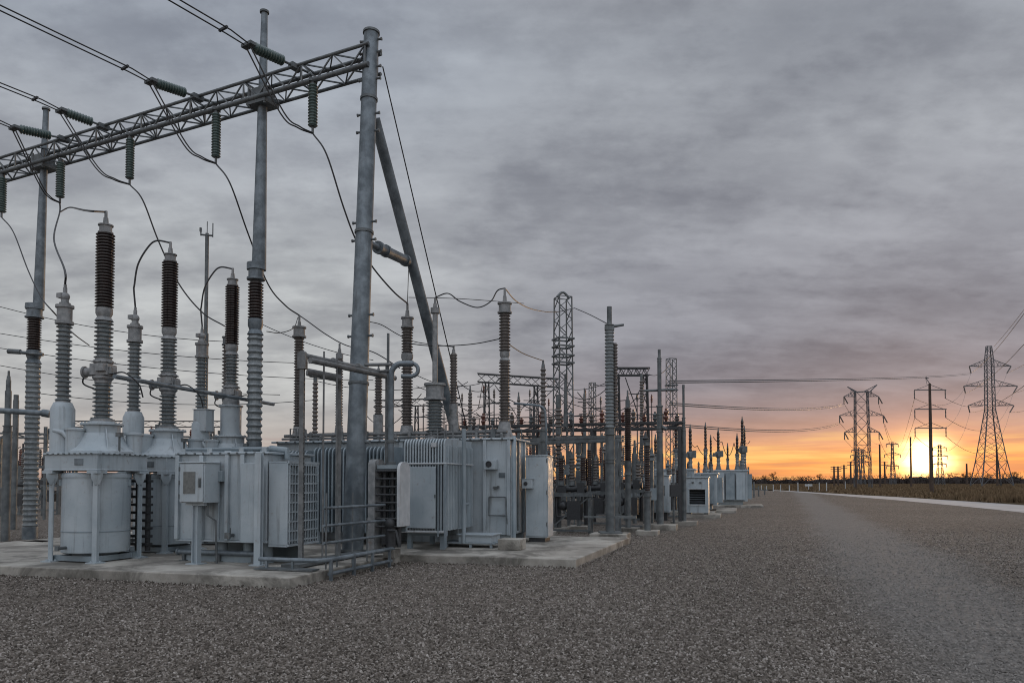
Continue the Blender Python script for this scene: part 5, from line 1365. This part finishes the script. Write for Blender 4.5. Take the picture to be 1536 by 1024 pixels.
def small_pole(lab, px, ytop, D, arms=2, w=.32, al=5):
    X = (px - CX) / F * D; t = thing('wooden_pole', lab, 'pole', (X, D, 0), 0, 'distant wooden poles'); h = Z(ytop, D)
    part('shaft', MB().tube([(0, 0, 0), (0, 0, h)], w * .5 * D / 120, 8, w * .4 * D / 120), 'wood', t)
    m = MB()
    for i in range(arms): m.bar((-al * D / F, 0, h * (.96 - .11 * i)), (al * D / F, 0, h * (.96 - .11 * i)), .16 * D / 200)
    if arms: part('crossarm', m, 'tower', t)
    return t


small_tower('distant lattice tower silhouetted just left of the setting sun', 1339, 664, 390, 11, ((.97, 9), (.72, 12), (.45, 9)))
small_tower('distant lattice tower silhouetted just right of the setting sun', 1410, 667, 380, 15, ((.93, 10), (.72, 12), (.52, 10)))
small_tower('faint lattice tower between the legs of the two legged tower', 1294, 676, 430, 10)
small_tower('faint narrow lattice tower left of the two legged tower', 1288, 672, 460, 7)
for lab, px, yt, D, n in (('slim wooden pole across the setting sun', 1366.5, 655, 240, 0), ('dark wooden pole between the two legged tower and the sun', 1320, 666, 230, 0), ('dark wooden pole inside the base of the tallest lattice tower', 1495.5, 671, 240, 0), ('dark wooden pole against the left leg of the two legged tower', 1284, 676, 170, 0),
                       ('small double pole left of the two legged tower', 1251, 699, 260, 3), ('second small pole left of the two legged tower', 1257, 699, 330, 3), ('third small pole left of the two legged tower', 1266, 697, 380, 2), ('fourth small pole close to the two legged tower', 1276, 692, 420, 2), ('faint pole close left of the sun', 1327, 692, 420, 2), ('thin leaning pole right of the wooden transmission pole', 1450, 695, 420, 0)):
    small_pole(lab, px, yt, D, n)

# power lines
pl = 'long power lines over the field'


def line(lab, p, q, sag, r): cable('power_line', lab, 'power line', sagged(p, q, sag, 22), r, 'alum', pl, 5)


for i, (y1, tp) in enumerate(((572, T3TIP[0]), (605, T1TIP[0]), (636, T1TIP[2]))):
    for k in (0, 1):
        a = P(1004, y1 + k * 3 - 1, 56); line(f'{"upper" if k == 0 else "lower"} wire of the {("top", "middle", "lowest")[i]} pair from the yard to the towers', a, tp + Vector((0, 0, -.4 * k)), .5 + i * .3, .045)
for i, tp in enumerate(T3TIP):
    e = Vector((6 + 16 * (i % 2), -40, tp.z + 10 - (i // 2) * 1)); sd = 'left' if i % 2 == 0 else 'right'
    line(f'wire from the {sd} tip of the {("top", "middle", "lower")[i // 2]} arm of the tallest tower sweeping overhead', tp, e, 9, .06)
    e = T2TIP[i]; line(f'slack wire between the {("top", "middle", "lower")[i // 2]} {sd} arms of the tallest tower and the wooden pole', tp, e, 5 + i * .5, .035)
for i, tp in enumerate(T1TIP):
    sd = 'left' if i % 2 == 0 else 'right'
    far = Vector(((1339 + (9 if i % 2 else -9) - CX) / F * 390, 390, Z(667 + 8 * (i // 2), 390)))
    line(f'falling wire from the {("top", "middle", "lower")[i // 2]} {sd} arm of the two legged tower towards the sun', tp, far, 4, .045)
    p = Vector(((1410 + 10 - CX) / F * 380, 380, Z(672 + 8 * (i // 2), 380))) if i % 2 else Vector(((1348 - CX) / F * 390, 390, Z(670 + 10 * (i // 2), 390)))
    if i % 2 == 0: line(f'falling wire from the {("top", "middle", "lower")[i // 2]} {sd} arm of the wooden pole towards the sun', T2TIP[i], p, 2, .03)
e = Vector((14, -40, Z(519, D3) + 12)); line('ground wire from the peak of the tallest tower sweeping overhead', Vector(t3.location) + Vector((2, 0, Z(519, D3))), e, 7, .06)

# ================================================================== far wood, trees and dry grass
def woods():
    r = random.Random(21); mb = MB()
    def tuft(x, y, z, s):
        n = Vector((r.gauss(0, 1), r.gauss(0, 1), r.gauss(0, 1))).normalized(); a = n.orthogonal().normalized(); b = n.cross(a)
        th = r.uniform(0, 6.28); a, b = a * math.cos(th) + b * math.sin(th), b * math.cos(th) - a * math.sin(th)
        c = Vector((x, y, z)); mb.add([c + a * s, c + b * s * .8, c - a * s * .7 + b * .2 * s], [(0, 1, 2)])
    x = -620.0
    while x < 900:
        y = 560 + r.uniform(-40, 40) + 30 * math.sin(x * .01); h = 6.4 + .9 * math.sin(x * .021) + (1.2 if x > 250 else 0) + r.uniform(-.6, .6) + (1.4 if r.random() < .05 else 0)
        mb.tube([(x, y, 0), (x, y, h * .75)], .14, 4, .05)
        for _ in range(60):
            f = r.random(); tuft(x + r.gauss(0, 1.7), y + r.gauss(0, 2.0), h * (.02 + .98 * f), r.uniform(.5, 1.0) * (1.35 - .8 * f))
        x += r.uniform(.9, 1.9)
    xs = [-640 + 5 * i for i in range(330)]; rows = []
    for x in xs:
        y = 566 + 30 * math.sin(x * .01); h = (6.4 + .9 * math.sin(x * .021) + (1.2 if x > 250 else 0)) * r.uniform(.42, .72)
        rows.append([(x, y - 7, 0), (x + r.uniform(-1, 1), y - 4, h * .7), (x + r.uniform(-2, 2), y, h), (x, y + 6, h * .6), (x, y + 8, 0)])
    mb.add([v for q in rows for v in q], [(i * 5 + k, i * 5 + k + 1, i * 5 + k + 6, i * 5 + k + 5) for i in range(len(xs) - 1) for k in range(4)])
    o = structure('far_woods', mb, 'bark', 'stuff'); o['label'] = 'long dark line of bare woods along the horizon'


woods()


def bare_tree(lab, px, ytop, D, w):
    r = random.Random(px); X = (px - CX) / F * D; h = Z(ytop, D); t = thing('bare_tree', lab, 'tree', (X, D, 0), 0, 'bare trees over the woods')
    part('trunk', MB().tube([(0, 0, 0), (.1, 0, h * .4), (0, .1, h * .75)], .3, 6, .1), 'bark', t)
    mb = MB()
    def grow(p, d, l, rad, n):
        q = p + d * l; mb.tube([p, q], rad, 4, rad * .7, False)
        if n == 0: return
        for _ in range(3):
            e = (d + Vector((r.gauss(0, .5), r.gauss(0, .5), r.gauss(.12, .3)))).normalized(); grow(q, e, l * r.uniform(.6, .85), rad * .65, n - 1)
    for k in range(7):
        a = k * .9; grow(Vector((0, 0, h * (.25 + .07 * k))), Vector((math.cos(a) * w, math.sin(a) * w, .9)).normalized(), h * .17, .13, 4)
    part('crown', mb, 'bark', t)


for lab, px, yt, w in (('wide bare tree rising over the woods beside the marker posts', 1160, 708, .9), ('small bare tree over the woods left of the small poles', 1229, 711, .8), ('rounded bare tree over the woods right of the wooden pole', 1448, 708, .9), ('bare tree over the woods near the right picture edge', 1519, 708, .9), ('low bare tree just right of the last transformer', 1146, 713, .8)):
    bare_tree(lab, px, yt, 560, w)


def grass():
    r = random.Random(9); mb = MB()
    for _ in range(46000):
        f = r.random() ** 1.7; y = 62 + 480 * f; x = r.uniform(.28, .78) * y
        # only beyond the road
        px, py = CX + F * x / y, 722 + F * CAMZ / y
        for a, b in zip(far_[:-1], far_[1:]):
            xa, xb = CX + F * b.x / b.y, CX + F * a.x / a.y
            if xa <= px <= xb:
                lim = (722 + F * CAMZ / b.y) + ((F * CAMZ / a.y) - (F * CAMZ / b.y)) * (px - xa) / (xb - xa); break
        else: continue
        if py > lim - .6: continue
        h = r.uniform(.15, .5) * (1.5 if math.sin(x * .11) * math.sin(y * .07 + 1) > .2 else .8); w = r.uniform(.05, .16) * (1 + f * 2)
        a = r.uniform(0, 3.14); c, s = math.cos(a) * w, math.sin(a) * w
        mb.add([(x - c, y - s, 0), (x + c, y + s, 0), (x + r.gauss(0, .12), y + r.gauss(0, .1), h)], [(0, 1, 2)])
    structure('dry_grass', mb, 'blade', 'stuff')['label'] = 'dry brown grass beyond the pale road'


grass()
